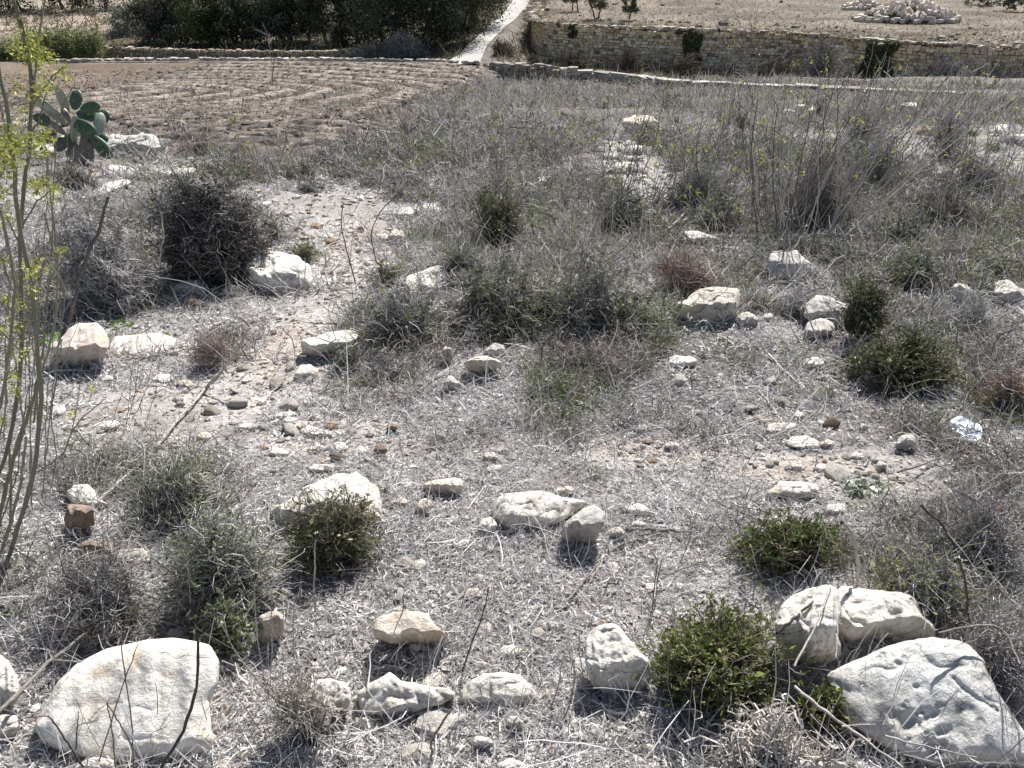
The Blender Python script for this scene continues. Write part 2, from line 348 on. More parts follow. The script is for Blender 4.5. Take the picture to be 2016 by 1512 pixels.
# ---------------------------------------------------------------- block walls
BOXF = np.array([[0, 1, 2, 3], [7, 6, 5, 4], [0, 4, 5, 1], [1, 5, 6, 2], [2, 6, 7, 3], [3, 7, 4, 0]])
def block_wall(path, ztop, zbot, ch, lr, depth, pal, jit=.015, gap=.022, ragged=.0, holes=(), side=1, rs=np.random.RandomState(3)):
    d = np.concatenate([[0], np.cumsum(np.linalg.norm(np.diff(path, axis=0), axis=1))]); T = d[-1]
    def at(s): return np.stack([np.interp(s, d, path[:, 0]), np.interp(s, d, path[:, 1])], -1)
    Vs, Cs = [], []
    nC = int(math.ceil((np.max(ztop)-np.min(zbot))/ch))
    zt = lambda s: np.interp(s, d, ztop); zb = lambda s: np.interp(s, d, zbot)
    for c in range(nC):
        s = -rs.uniform(0, lr[0])
        while s < T:
            L = rs.uniform(*lr); m = min(max(s+L/2, 0), T); hh = ch*rs.uniform(.92, 1.0)-gap
            top = zt(m)-c*ch
            if c == 0: top += rs.uniform(-1, .3)*ragged; 
            bot = top-hh-(rs.uniform(0, ragged) if c == 0 else 0)
            hole = any(abs(m-hs) < .13 and c == hc for hs, hc in holes)
            if top-ch*.3 > zb(m)-.3 and not hole:
                a = at(np.array([max(s+gap, 0), min(s+L-gap, T)])); t = a[1]-a[0]; ln = np.hypot(*t)
                if ln > .05:
                    nv = np.array([t[1], -t[0]])/ln*side; o = rs.normal(0, jit)
                    f0, f1 = a[0]+nv*o, a[1]+nv*(o+rs.normal(0, jit*.5)); b0, b1 = a[0]-nv*depth, a[1]-nv*depth
                    j = rs.normal(0, jit*.7, 8)
                    pts = [(*f0, bot), (*f1, bot), (*f1, top), (*f0, top), (*b0, bot), (*b1, bot), (*b1, top), (*b0, top)]
                    p = np.array(pts); p[:, 2] += j; Vs.append(p); Cs.append(np.tile(palette(1, pal, var=.3, rs=rs), (8, 1)))
            s += L
    n = len(Vs); V = np.concatenate(Vs); Cc = np.concatenate(Cs)
    Fq = (BOXF[None]+np.arange(n)[:, None, None]*8).reshape(-1, 4)
    q = densify(path, .3); dd = np.concatenate([[0], np.cumsum(np.linalg.norm(np.diff(q, axis=0), axis=1))])
    tn = np.gradient(q, axis=0); nv = np.stack([tn[:, 1], -tn[:, 0]], 1)/np.linalg.norm(tn, axis=1)[:, None]*side
    A = q-nv*.05; B = q-nv*(depth-.03)
    zt_ = zt(dd)-ch*1.15-ragged*1.3; zb_ = zb(dd)-.4
    core = np.stack([np.c_[A, zb_], np.c_[A, zt_], np.c_[B, zt_], np.c_[B, zb_]], 1)
    nq = len(q); i = np.arange(nq-1)[:, None]*4; Fc = np.concatenate([np.stack([i+k, i+4+k, i+4+(k+1) % 4, i+(k+1) % 4], -1).reshape(-1, 4) for k in range(3)])+len(V)
    V = np.concatenate([V, core.reshape(-1, 3)]); Cc = np.concatenate([Cc, np.full((nq*4, 3), .26)*np.array([1, .9, .8])])
    return V, np.concatenate([Fq, Fc]), Cc
d_ = np.concatenate([[0], np.cumsum(np.linalg.norm(np.diff(WD, axis=0), axis=1))])
wt = TZ+.02+.04*vn(d_*.4, d_*0); wb = np.full(len(WD), CAMZ-8.75)
cen = WD-np.array([60, 90.0])
PALW = [(.88, .71, .48), (.78, .62, .41), (.90, .76, .56), (.62, .49, .34)]
hl = [(14.5+3.4*i, 2+(i % 3 == 1)) for i in range(14)]+[(15.8+3.1*i, 4+(i % 2)) for i in range(13)]+[(13+4.4*i, 7) for i in range(10)]
V, Fq, Cc = block_wall(WD, wt, wb, .195, (.24, .5), .55, PALW, jit=.035, ragged=.12, holes=hl, side=1)
tw = empty('terrace_wall', (WD[40][0], WD[40][1], CAMZ-8.6)); tag(tw, 'tall curved retaining wall of coursed pale limestone blocks below the olive terrace', 'wall')
mk('wall', V, Fq, M['block'], Cc, tw, (WD[40][0], WD[40][1], CAMZ-8.6))
def rubble_row(path, zf, n, size, spread, pal, rs, flat=.6):
    """loose irregular stones laid along a line (one mesh)"""
    Vs, Cs = [], []
    d = np.concatenate([[0], np.cumsum(np.linalg.norm(np.diff(path, axis=0), axis=1))])
    s = np.sort(rs.uniform(0, d[-1], n)); x = np.interp(s, d, path[:, 0])+rs.normal(0, spread, n); y = np.interp(s, d, path[:, 1])+rs.normal(0, spread, n)
    z = zf(x, y, s)
    for k in range(n):
        sz = size*rs.uniform(.5, 1.3)*np.array([rs.uniform(.8, 1.6), rs.uniform(.7, 1.1), flat*rs.uniform(.6, 1.1)])
        c = np.array([[-1, -1, -1], [1, -1, -1], [1, -1, 1], [-1, -1, 1], [-1, 1, -1], [1, 1, -1], [1, 1, 1], [-1, 1, 1]])*.5*sz*rs.uniform(.75, 1.15, (8, 3))
        a = rs.uniform(0, 6.28); ca, sa = math.cos(a), math.sin(a); c = c@np.array([[ca, sa, 0], [-sa, ca, 0], [0, 0, 1]])
        Vs.append(c+np.array([x[k], y[k], z[k]+sz[2]*.3])); Cs.append(np.tile(palette(1, pal, var=.2, rs=rs), (8, 1)))
    V = np.concatenate(Vs); return V, (BOXF[None]+np.arange(n)[:, None, None]*8).reshape(-1, 4), np.concatenate(Cs)
rs_ = np.random.RandomState(5)
V, Fq, Cc = rubble_row(WD[20:]+np.array([-.0, .28]), lambda x, y, s: np.full(len(x), TZ+.05), 420, .34, .14, [(.62, .58, .51), (.5, .46, .39), (.42, .38, .32)], rs_, .4)
mk('coping', V, Fq, M['block'], Cc, tw, (WD[40][0], WD[40][1], CAMZ-8.6))
# low wall by the field, right of the road
LPX = [(951, 121), (962, 126), (978, 129), (993, 131)]; 
lp = [P3(951, 121, 50.5)[:2], P3(966, 128, 49.0)[:2], P3(985, 131, 46.5)[:2], P3(994, 131, 44.8)[:2]]
lz = [float(P3(a, b, c)[2]) for a, b, c in [(951, 122, 50.5), (966, 127, 49.0), (985, 130, 46.5), (994, 131, 44.8)]]
for px, py, b in [(1040, 131, 162), (1087, 134, 163), (1160, 141, 163), (1250, 150, 166), (1316, 160, 171), (1400, 163, 172), (1472, 167, 174), (1590, 170, 176), (1700, 176, 181), (1850, 182, 187), (2016, 190, 194), (2300, 200, 205)]:
    zz = gz(px, b); p = P3(px, b, zz); lp.append(p[:2]); 
    dv = P3(px, py, 1)-CAM; tt = (p[1])/dv[1]; lz.append(CAMZ+dv[2]*tt)
lp = np.array(lp); lz = np.array(lz)
dl = np.concatenate([[0], np.cumsum(np.linalg.norm(np.diff(lp, axis=0), axis=1))]); LP = densify(lp, .2)
dL = np.concatenate([[0], np.cumsum(np.linalg.norm(np.diff(LP, axis=0), axis=1))]); zL = np.interp(dL, dl*dL[-1]/dl[-1], lz)
V, Fq, Cc = block_wall(LP, zL-.1, zL-1.6, .17, (.16, .36), .45, [(.34, .30, .25), (.27, .24, .2), (.42, .38, .32)], jit=.03, ragged=.04, side=1, rs=np.random.RandomState(8))
lw = empty('low_stone_wall', (*LP[60], float(zL[60]-1))); tag(lw, 'low grey dry stone field wall with a pale thin coping, below the big terrace wall', 'wall')
mk('wall', V, Fq, M['block'], Cc, lw, lw.location)
LC = LP[55:][(LP[55:, 0] < 19)]; zC = zL[55:55+len(LC)]
V, Fq, Cc = block_wall(LC, zC+.02, zC-.11, .10, (.5, 1.1), .5, [(.50, .47, .42), (.42, .39, .35)], jit=.02, side=1, rs=np.random.RandomState(9))
mk('coping', V, Fq, M['block'], Cc, lw, lw.location)
V, Fq, Cc = rubble_row(LP[5:60]+np.array([.1, .15]), lambda x, y, s: np.interp(s+1, dL, zL)-.06, 60, .3, .08, [(.36, .33, .29), (.28, .26, .23)], rs_, .75)
mk('top_stone', V, Fq, M['block'], Cc, lw, lw.location)
# left dry stone wall in the shade of the trees
zz = [(-200, 92, 118), (60, 92, 119), (200, 92, 120), (300, 95, 121), (400, 98, 122), (520, 100, 122), (620, 100, 122), (700, 96, 122), (745, 88, 121), (770, 78, 119), (800, 66, 116)]
p_, z_ = [], []
for i, (px, a, b) in enumerate(zz):
    Yw = 58.2 if px < 700 else (58.2+(px-700)*.03); dv = P3(px, a, 1)-CAM; p = CAM+dv*(Yw/dv[1]); p_.append(p[:2]); z_.append(p[2])
p_ = np.array(p_); LW = densify(p_, .2); dd0 = np.concatenate([[0], np.cumsum(np.linalg.norm(np.diff(p_, axis=0), axis=1))]); dd1 = np.concatenate([[0], np.cumsum(np.linalg.norm(np.diff(LW, axis=0), axis=1))])
zW = np.interp(dd1, dd0*dd1[-1]/dd0[-1], z_)
V, Fq, Cc = block_wall(LW, zW, zW-1.3, .16, (.15, .4), .5, [(.33, .28, .22), (.26, .22, .18), (.42, .36, .3)], jit=.03, ragged=.07, side=1, rs=np.random.RandomState(10))
o = mk('dry_stone_wall', V, Fq, M['block'], Cc, None, (*LW[100], float(zW[100]-1))); tag(o, 'dark rough dry stone wall in tree shade beyond the ploughed field', 'wall')
# pale kerb of loose stones along the far edge of the field
kp = np.array([gp(px, py)[:2] for px, py in [(110, 124), (300, 122.5), (480, 121.5), (640, 122), (800, 124), (900, 126), (945, 128)]]); KP = densify(kp, .3)
V, Fq, Cc = rubble_row(KP, lambda x, y, s: H(x, y)+.12, 300, .26, .1, [(.55, .51, .46), (.42, .38, .33)], rs_, .6)
o = mk('stone_kerb', V, Fq, M['block'], Cc, None, (*KP[40], float(H(*KP[40])))); tag(o, 'thin line of pale stones edging the far side of the ploughed field', 'kerb')
# ---------------------------------------------------------------- concrete lane
le = [(868, 128), (888, 118), (918, 94), (939, 76), (957, 58), (978, 40), (999, 18), (1010, 0), (1027, -25)]
re = [(945, 127), (949, 112), (955, 98), (972, 76), (990, 60), (1012, 42), (1036, 22), (1056, 0), (1085, -25)]
LE = catmull(np.array([gp(*p) for p in le]), 120); RE = catmull(np.array([gp(*p) for p in re]), 120)
w = np.linspace(0, 1, 9)[None, :, None]; rd = LE[:, None]*(1-w)+RE[:, None]*w; rd[..., 2] = H(rd[..., 0], rd[..., 1])+.06+.03*np.sin(w[..., 0]*math.pi)
cr = np.array([.44, .425, .40])*(1+.12*fbm(rd[..., 0]*.8, rd[..., 1]*.8, 1, 3))[..., None]; cr = cr*np.where((np.arange(120) % 12 == 0), .72, 1)[:, None, None]
sk = rd.copy(); 
o = mk('lane', rd, gridfaces(120, 9), M['concrete'], np.clip(cr, 0, 1).reshape(-1, 3), smooth=True); tag(o, kind='structure')
# ---------------------------------------------------------------- rocks
ROCKBASE = []
def rock(zt, poly, label, mat='white', cf=.4, af=86, at=10, amp=.045, T=.5, lift=0.0, name='rock', cat='rock', group=None, seed=None, seg=None, pits=(), crack=None):
    p = zc(zt, poly)
    if len(p) == 2:  # a box: rounded, slightly irregular outline
        (ax, ay), (bx, by) = p; r_ = np.random.RandomState(int(ax*3+ay) % 9999); n = 11; th = np.arange(n)*2*math.pi/n
        e = .8; cx_, cy_ = (ax+bx)/2, (ay+by)/2; k = r_.uniform(.86, 1.08, n)
        p = np.stack([cx_+(bx-ax)/2*np.sign(np.cos(th))*np.abs(np.cos(th))**e*k, cy_+(by-ay)/2*np.sign(np.sin(th))*np.abs(np.sin(th))**e*k], 1)
    x_, y_ = p[:, 0], p[:, 1]; xn, yn = np.roll(x_, -1), np.roll(y_, -1); A = (x_*yn-xn*y_); c = np.array([((x_+xn)*A).sum(), ((y_+yn)*A).sum()])/(3*A.sum())
    e = np.concatenate([a+(b-a)*np.linspace(0, 1, 24, endpoint=False)[:, None] for a, b in zip(p, np.roll(p, -1, 0))])
    th = np.arctan2(e[:, 1]-c[1], e[:, 0]-c[0]); rr = np.hypot(*(e-c).T); o = np.argsort(th); th, rr = th[o], rr[o]
    wpx = x_.max()-x_.min(); hpx = y_.max()-y_.min(); yb = y_.max()
    if seg is None: seg = int(np.clip(wpx*.9, 40, 220))
    nr = max(10, seg//4)
    T_ = np.linspace(-math.pi, math.pi, seg, endpoint=False); R_ = np.interp(T_, np.concatenate([th-2*math.pi, th, th+2*math.pi]), np.concatenate([rr]*3))
    R_ = .5*R_+.25*(np.roll(R_, 1)+np.roll(R_, -1))
    low = p[p[:, 1] > yb-.25*hpx]; bx = low[:, 0].mean()
    Zb = gz(bx, yb-.06*hpx)-lift; s = Zb/F_PX; L = wpx*s; Hb = hpx*s
    base = P3(bx, yb-.06*hpx, Zb); phi = math.atan2(CAM[2]-base[2], base[1])
    rho = (np.arange(1, nr+1)/nr)**.8
    X = c[0]+rho[:, None]*R_[None]*np.cos(T_)[None]; Y = c[1]+rho[:, None]*R_[None]*np.sin(T_)[None]
    X = np.concatenate([np.full((1, seg), c[0]), X]); Y = np.concatenate([np.full((1, seg), c[1]), Y]); rho = np.concatenate([[0], rho])
    sd = (seed if seed is not None else int(c[0]*7+c[1]*13)) % 977
    bp = (yb-Y)*s; bc = Hb*(cf+.14*vn((X-c[0])*s/L*5+sd, Y*0+1.5)+.05*vn((X-c[0])*s/L*14+sd, Y*0+9))
    cot = lambda d: 1/math.tan(d)
    l1 = (bp-bc)*max(-3, min(3, cot(R(af)+phi))); l2 = (bp-bc)*min(4.5, max(-1, cot(R(at)+phi)))
    k = .014*Hb; V = np.logaddexp(l1/k, l2/k)*k
    V = V-bc*0; V = V - (0-Hb*cf)*cot(R(af)+phi)  # contact line at the base
    n = 4.0; prof = (1-np.minimum(rho, 1)**n)**(1/n); TT = T*min(L, 1.3*Hb/max(.3, math.sin(phi)))
    fr = Zb+V+TT*.5*(1-prof)[:, None]; bk = Zb+V+TT*.5*(1+prof)[:, None]
    for (a0, b0, r0) in pits:
        (pa, pb), = zc(zt, [(a0, b0)]); r1 = r0/2.88*1.25; dd_ = np.hypot(X-pa, (Y-pb)*1.25)/r1*(1+.3*vn(X*.09, Y*.09, a0)); fr = fr+np.exp(-dd_**2)*r1*s*.8
    if crack is not None:
        cp = catmull(zc(zt, crack), 40); dc = np.min(np.hypot(X[..., None]-cp[:, 0], Y[..., None]-cp[:, 1]), -1)+1.2*vn(X*.2, Y*.2, 3); fr = fr+np.exp(-(dc/4.5)**2)*5*s
    A1 = P3(X, Y, fr); A2 = P3(X[:-1], Y[:-1], bk[:-1])
    Pn = np.concatenate([A1.reshape(-1, 3), A2.reshape(-1, 3)])
    q = Pn/L; f = 2.2
    dv = np.stack([fbm(q[:, 0]*f+sd+31*j, q[:, 1]*f+7*j, q[:, 2]*f-3*j, 4) for j in range(3)], 1)
    rg = (1-np.abs(vn(q[:, 0]*6+sd, q[:, 1]*6, q[:, 2]*9)))**3
    fine = fbm(q[:, 0]*16+sd, q[:, 1]*16, q[:, 2]*16, 2)
    vd = nrm(Pn-CAM)
    Pn = Pn+amp*L*.7*dv+vd*(amp*L*(.75*rg-.3+.18*fine))[:, None]
    loc = np.array([base[0], base[1]+.0, base[2]])
    nf = (nr+1)*seg
    i = np.arange(nr)[:, None]*seg; j = np.arange(seg)[None]; j2 = (j+1) % seg
    F1 = np.stack([i+j2, i+j, i+seg+j, i+seg+j2], -1).reshape(-1, 4)
    i = np.arange(nr-1)[:, None]*seg+nf; F2 = np.stack([i+j, i+j2, i+seg+j2, i+seg+j], -1).reshape(-1, 4)
    jj = np.arange(seg); jj2 = (jj+1) % seg; rim1 = nr*seg; rim2 = nf+(nr-1)*seg
    F3 = np.stack([rim2+jj, rim2+jj2, rim1+jj2, rim1+jj], -1)
    ob = mk(name, Pn, [np.concatenate([F1, F2, F3])], M[mat], None, None, loc, smooth=True)
    bm = bmesh.new(); bm.from_mesh(ob.data); bmesh.ops.remove_doubles(bm, verts=bm.verts, dist=1e-5); bmesh.ops.dissolve_degenerate(bm, dist=1e-6, edges=bm.edges); bmesh.ops.recalc_face_normals(bm, faces=bm.faces); bm.to_mesh(ob.data); bm.free()
    tag(ob, label, cat, group); ROCKBASE.append((base[0], base[1], L)); return ob
B = dict(name='boulder', cat='boulder')
# nearest row
rock('bl', [(180, 950), (250, 840), (330, 700), (440, 590), (600, 510), (850, 458), (980, 450), (1100, 470), (1190, 490), (1242, 580), (1238, 700), (1190, 800), (1195, 960), (1215, 1060), (1180, 1150), (900, 1195), (560, 1195), (380, 1120), (230, 1040)], 'largest smooth white boulder with orange lichen spots, a dark curved stick before it', 'lichen', cf=.2, af=60, at=10, amp=.011, T=.3, **B)
rock('bl', [(-110, 600), (-40, 530), (0, 538), (60, 590), (105, 680), (120, 770), (90, 830), (0, 870), (-90, 840)], 'white boulder cut by the left edge of the photo, beside the largest white boulder', 'white', cf=.4, T=.4, amp=.03, **B)
rock('bl', [(-70, 900), (20, 885), (90, 890), (110, 960), (60, 1035), (-60, 1030)], 'small white rock directly below the boulder cut by the left edge', 'white', cf=.4)
rock('bl', [(1470, 320), (1520, 302), (1580, 298), (1612, 330), (1612, 420), (1560, 480), (1480, 485), (1460, 420)], 'upright blocky rock with a tan shaded face standing in dry stalks', 'tan', cf=.75, af=92, T=.6)
rock('bl', [(1770, 740), (1800, 690), (1880, 672), (1960, 715), (2010, 790), (1960, 870), (1850, 925), (1780, 880)], 'cracked white rock between the largest white boulder and a soil-topped flat rock', 'white', cf=.4, amp=.07)
rock('bl', [(430, 1190), (470, 1140), (560, 1120), (650, 1140), (670, 1190), (560, 1230), (450, 1230)], 'low white stone at the foot of the largest white boulder', 'white', cf=.5)
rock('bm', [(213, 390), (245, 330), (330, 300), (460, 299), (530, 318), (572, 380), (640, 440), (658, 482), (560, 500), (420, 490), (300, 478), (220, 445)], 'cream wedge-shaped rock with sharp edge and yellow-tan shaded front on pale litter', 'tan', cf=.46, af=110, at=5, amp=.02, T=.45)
rock('bm', [(905, 548), (960, 495), (1010, 488), (1062, 515), (1035, 556), (960, 565)], 'small bright white flat stone right of the cream wedge-shaped rock', 'white', cf=.3)
rock('bm', [(690, 800), (750, 700), (850, 650), (960, 638), (1050, 655), (1120, 715), (1165, 800), (1100, 860), (960, 870), (800, 850)], 'low white dome-shaped rock half buried in dry litter at front centre', 'white', cf=.3, af=60, at=14, amp=.03, T=.4)
rock('bm', [(110, 760), (220, 690), (310, 648), (380, 685), (480, 695), (640, 735), (690, 770), (600, 825), (430, 870), (280, 910), (150, 880)], 'flat white rock with red-brown soil lying on top', 'white', cf=.3, at=14, amp=.05)
rock('bm', [(1423, 490), (1450, 420), (1500, 380), (1560, 363), (1610, 388), (1645, 430), (1700, 500), (1770, 560), (1800, 650), (1745, 745), (1640, 800), (1530, 795), (1455, 720), (1423, 620)], 'tall grey craggy rock half hidden behind the vivid green shrub', 'white', cf=.45, af=75, at=10, amp=.06, T=.5, **B)
rock('bm', [(1370, 680), (1400, 665), (1445, 690), (1450, 740), (1400, 755), (1365, 730)], 'fist-sized grey stone touching the left foot of the tall grey craggy rock', 'grey', cf=.6)
rock('bm', [(540, 845), (565, 836), (598, 848), (600, 868), (570, 880), (545, 868)], 'smooth white oval pebble in front of the soil-topped flat rock', 'white', cf=.4, amp=.01, name='pebble', cat='stone')
rock('bm', [(965, 935), (990, 895), (1040, 895), (1070, 930), (1060, 970), (1000, 975)], 'pinkish lumpy stone below the white dome-shaped rock', 'pink', cf=.6)
rock('bm', [(770, 1040), (800, 1005), (870, 1010), (905, 1045), (870, 1080), (790, 1075)], 'pale rounded stone in litter below left of the pinkish lumpy stone', 'white', cf=.5)
rock('bm', [(915, 1165), (980, 1130), (1040, 1140), (1090, 1180), (1090, 1240), (930, 1240)], 'pale stone cut off by the bottom edge of the photo near its middle', 'white', cf=.4)
rock('bm', [(875, 215), (890, 195), (915, 200), (922, 225), (880, 232)], 'small brown stone above the bright white flat stone', 'brown', cf=.6, name='pebble', cat='stone')
rock('bm', [(918, 262), (938, 250), (962, 260), (950, 278), (925, 278)], 'small smooth white pebble beside the small brown stone', 'white', cf=.4, amp=.01, name='pebble', cat='stone')
rock('br', [(900, 655), (1000, 600), (1150, 540), (1260, 490), (1400, 465), (1500, 453), (1620, 465), (1700, 500), (1780, 575), (1802, 650), (1850, 740), (1950, 880), (2030, 1000), (2070, 1110), (2080, 1210), (1850, 1260), (1600, 1240), (1380, 1150), (1180, 1040), (1020, 920), (950, 790)], 'big grey-white pitted boulder with holes and a crack at the right front corner', 'pitted', cf=.2, af=66, at=12, amp=.026, T=.3, pits=[(1310, 590, 16), (1405, 725, 13), (1495, 885, 30), (1370, 920, 52), (1545, 980, 30), (1520, 1085, 40), (1640, 520, 24)], crack=[(1610, 680), (1660, 740), (1720, 790), (1800, 840), (1860, 880)], seg=300, **B)
rock('br', [(590, 370), (640, 270), (700, 220), (800, 170), (900, 145), (960, 180), (985, 300), (960, 420), (975, 560), (900, 600), (830, 620), (740, 615), (650, 565), (600, 450)], 'broken ledge rock with stepped tan shaded front right of the vivid green shrub', 'white', cf=.52, af=96, at=6, amp=.055, T=.5, **B)
rock('br', [(930, 200), (1000, 155), (1150, 188), (1300, 196), (1390, 215), (1430, 330), (1490, 390), (1500, 440), (1350, 472), (1200, 480), (1050, 500), (960, 420)], 'flat white-topped ledge slab behind the big pitted boulder', 'white', cf=.4, af=95, at=10, amp=.05, T=.5, **B)
rock('br', [(690, 1160), (760, 1110), (900, 1120), (1000, 1160), (1010, 1230), (800, 1250), (700, 1220)], 'pale rock under white thorny twigs at the bottom edge', 'white', cf=.5)
rock('br', [(125, 15), (150, 0), (195, 5), (208, 25), (150, 32)], 'small cream stone left of the round right-hand green shrub', 'tan', cf=.4, name='pebble', cat='stone')
rock('br', [(104, 75), (122, 52), (142, 75), (130, 92)], 'tiny white pointed stone below the small cream stone', 'white', cf=.5, name='pebble', cat='stone')
# middle left
rock('ml', [(380, 770), (420, 725), (500, 722), (545, 765), (562, 810), (640, 860), (610, 880), (520, 850), (430, 840), (385, 810)], 'rounded white rock with red-brown stains left of the grey-green low bush', 'white', cf=.3, at=15)
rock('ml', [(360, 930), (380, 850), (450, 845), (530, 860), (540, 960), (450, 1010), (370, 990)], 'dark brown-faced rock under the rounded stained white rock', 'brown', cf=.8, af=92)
rock('ml', [(440, 1070), (500, 1050), (640, 1055), (650, 1110), (620, 1150), (500, 1160), (445, 1130)], 'brown blocky rock in the dead tangle at left', 'brown', cf=.7)
rock('ml', [(620, 1155), (680, 1100), (800, 1088), (862, 1130), (852, 1175), (700, 1195)], 'cream rock crossed by twigs right of the brown blocky rock', 'tan', cf=.3)
rock('px', [(530, 1000), (560, 985), (600, 953), (660, 926), (700, 928), (737, 950), (752, 1000), (750, 1040), (700, 1050), (600, 1050), (540, 1030)], 'broad whitish outcrop rising behind the dark green shrub', 'white', cf=.5, af=70, at=15, amp=.06, **B)
rock('ml', [(272, 345), (300, 290), (360, 278), (378, 310), (342, 348)], 'small flat white stone between the stems of the tall weed at left', 'white', cf=.3)
rock('mm', [(190, 900), (215, 870), (245, 890), (275, 950), (240, 975), (200, 960)], 'pale upright stone at the right foot of the broad whitish outcrop', 'tan', cf=.7)
for pts, lab, m in [([(1530, 350), (1600, 318), (1665, 312), (1672, 335), (1600, 362)], 'thin white slab, upper one of four flat slabs left of centre', 'white'), ([(1588, 372), (1630, 343), (1680, 355), (1672, 385), (1610, 388)], 'white slab just below the uppermost of four flat slabs', 'white'),
    ([(1655, 410), (1690, 368), (1745, 372), (1740, 415), (1690, 425)], 'tan-edged small rock between the flat white slabs left of centre', 'tan'), ([(1690, 425), (1740, 395), (1850, 425), (1915, 440), (1890, 470), (1780, 470)], 'long bright white slab lying flat left of centre', 'white'),
    ([(1335, 410), (1380, 382), (1455, 395), (1440, 415), (1370, 425)], 'flat white stone alone on bare litter left of the four slabs', 'white'), ([(1105, 465), (1140, 435), (1200, 440), (1200, 465), (1150, 482)], 'small white stone with a brown cavity on the open litter', 'tan'),
    ([(1515, 560), (1560, 520), (1620, 535), (1650, 565), (1580, 580)], 'white stone with dark underside above the broad whitish outcrop', 'white'), ([(1765, 530), (1800, 500), (1850, 520), (1840, 548), (1785, 550)], 'roundish white stone right of the stone with the dark underside', 'white'),
    ([(1885, 500), (1930, 488), (1975, 520), (1960, 550), (1910, 545)], 'white knobbly stone in the stone scatter below the bare path', 'white'), ([(1735, 640), (1790, 612), (1900, 620), (1900, 655), (1800, 668)], 'wide flat white stone just behind the broad whitish outcrop', 'white'),
    ([(855, 140), (890, 108), (970, 105), (995, 140), (940, 165), (880, 160)], 'white stone heap piece below the dead brown grass tuft at left', 'white'), ([(995, 170), (1010, 140), (1070, 135), (1105, 165), (1060, 185)], 'tan stone touching the white heap piece at left', 'tan'),
    ([(575, 135), (600, 110), (640, 120), (640, 145), (600, 150)], 'white stone below the pink-white block at left', 'white'), ([(1660, 110), (1700, 60), (1760, 50), (1805, 85), (1790, 130), (1700, 140)], 'rough whitish rock in front of the flat grey wedge', 'white'),
    ([(1715, 270), (1730, 235), (1770, 240), (1795, 280), (1750, 290)], 'dark-sided stone with white top beside a paler twin', 'grey'), ([(1800, 255), (1825, 230), (1870, 240), (1865, 265), (1810, 270)], 'pale twin of the dark-sided stone, right of it', 'white')]:
    rock('ml', pts, lab, m, cf=.35, T=.6)
# middle
rock('mm', [(888, 885), (920, 800), (980, 772), (1100, 770), (1180, 788), (1300, 818), (1440, 822), (1400, 865), (1330, 910), (1200, 975), (1080, 1015), (1040, 1005), (985, 1005), (930, 945), (893, 910)], 'large angular white rock, left one of the touching pair at centre', 'white', cf=.3, af=80, at=14, amp=.04, **B)
rock('mm', [(1272, 1015), (1310, 945), (1400, 868), (1470, 848), (1532, 898), (1522, 970), (1470, 1055), (1390, 1073), (1300, 1055)], 'grey egg-shaped rock with shaded front leaning on the large angular white rock', 'grey', cf=.5, af=100, at=15, amp=.025, T=.6, lift=.04, **B)
rock('mm', [(798, 985), (830, 925), (880, 913), (917, 950), (912, 1002), (850, 1016), (810, 1005)], 'small round whitish rock left of the large angular white rock', 'white', cf=.5)
rock('mm', [(488, 730), (560, 705), (680, 693), (728, 712), (722, 762), (690, 788), (600, 795), (530, 785)], 'brick-like pale rock with a tan shaded front above centre scatter', 'tan', cf=.6, af=95, at=8, amp=.03)
rock('mm', [(458, 840), (500, 808), (553, 828), (540, 870), (482, 908), (465, 892)], 'pointed cream rock below left of the brick-like pale rock', 'tan', cf=.5)
rock('mm', [(318, 835), (370, 800), (422, 825), (402, 858), (330, 860)], 'ochre-edged low stone between the whitish outcrop and the pointed cream rock', 'tan', cf=.4)
rock('mm', [(665, 1078), (730, 1038), (762, 1048), (763, 1098), (690, 1108)], 'small angular whitish stone left of and below the small round whitish rock', 'white', cf=.4)
rock('mm', [(1555, 985), (1600, 968), (1642, 998), (1652, 1052), (1600, 1055), (1570, 1025)], 'tan stone right of the grey egg-shaped rock', 'tan', cf=.6)
rock('mm', [(1645, 872), (1720, 838), (1785, 878), (1772, 915), (1690, 915)], 'white slab at the top of a two-slab stack right of the centre pair', 'white', cf=.4)
rock('mm', [(1665, 955), (1720, 932), (1768, 955), (1752, 980), (1690, 980)], 'white slab at the bottom of a two-slab stack right of the centre pair', 'white', cf=.4)
rock('mm', [(288, 420), (295, 395), (350, 393), (358, 420), (320, 440)], 'reddish brown stone on litter right of the flat white slabs', 'brown', cf=.7, af=92)
rock('mm', [(213, 545), (230, 505), (285, 502), (295, 545), (270, 575), (225, 572)], 'white-topped brown stone near the middle of the stone scatter', 'brown', cf=.6, af=92)
rock('mm', [(832, 575), (850, 550), (900, 548), (930, 575), (900, 602), (850, 595)], 'cream angular stone with tan left side on the reddish strip', 'tan', cf=.5)
rock('mm', [(105, 545), (130, 515), (185, 520), (188, 550), (140, 565)], 'bright white stone left of the white-topped brown stone', 'white', cf=.3)
rock('mm', [(-10, 530), (10, 490), (60, 495), (70, 530), (30, 550)], 'bright white stone farthest left in the scatter beside the brown stone', 'white', cf=.3)
rock('mm', [(855, 645), (890, 622), (940, 615), (940, 645), (900, 660)], 'flat white chip below the cream angular stone', 'white', cf=.3)
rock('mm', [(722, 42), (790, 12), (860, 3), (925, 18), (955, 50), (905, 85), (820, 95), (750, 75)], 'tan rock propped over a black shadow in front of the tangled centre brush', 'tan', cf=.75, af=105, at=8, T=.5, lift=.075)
rock('mm', [(605, 155), (650, 108), (700, 148), (735, 190), (680, 205), (620, 185)], 'grey-white pointed rock below left of the propped tan rock', 'grey', cf=.5)
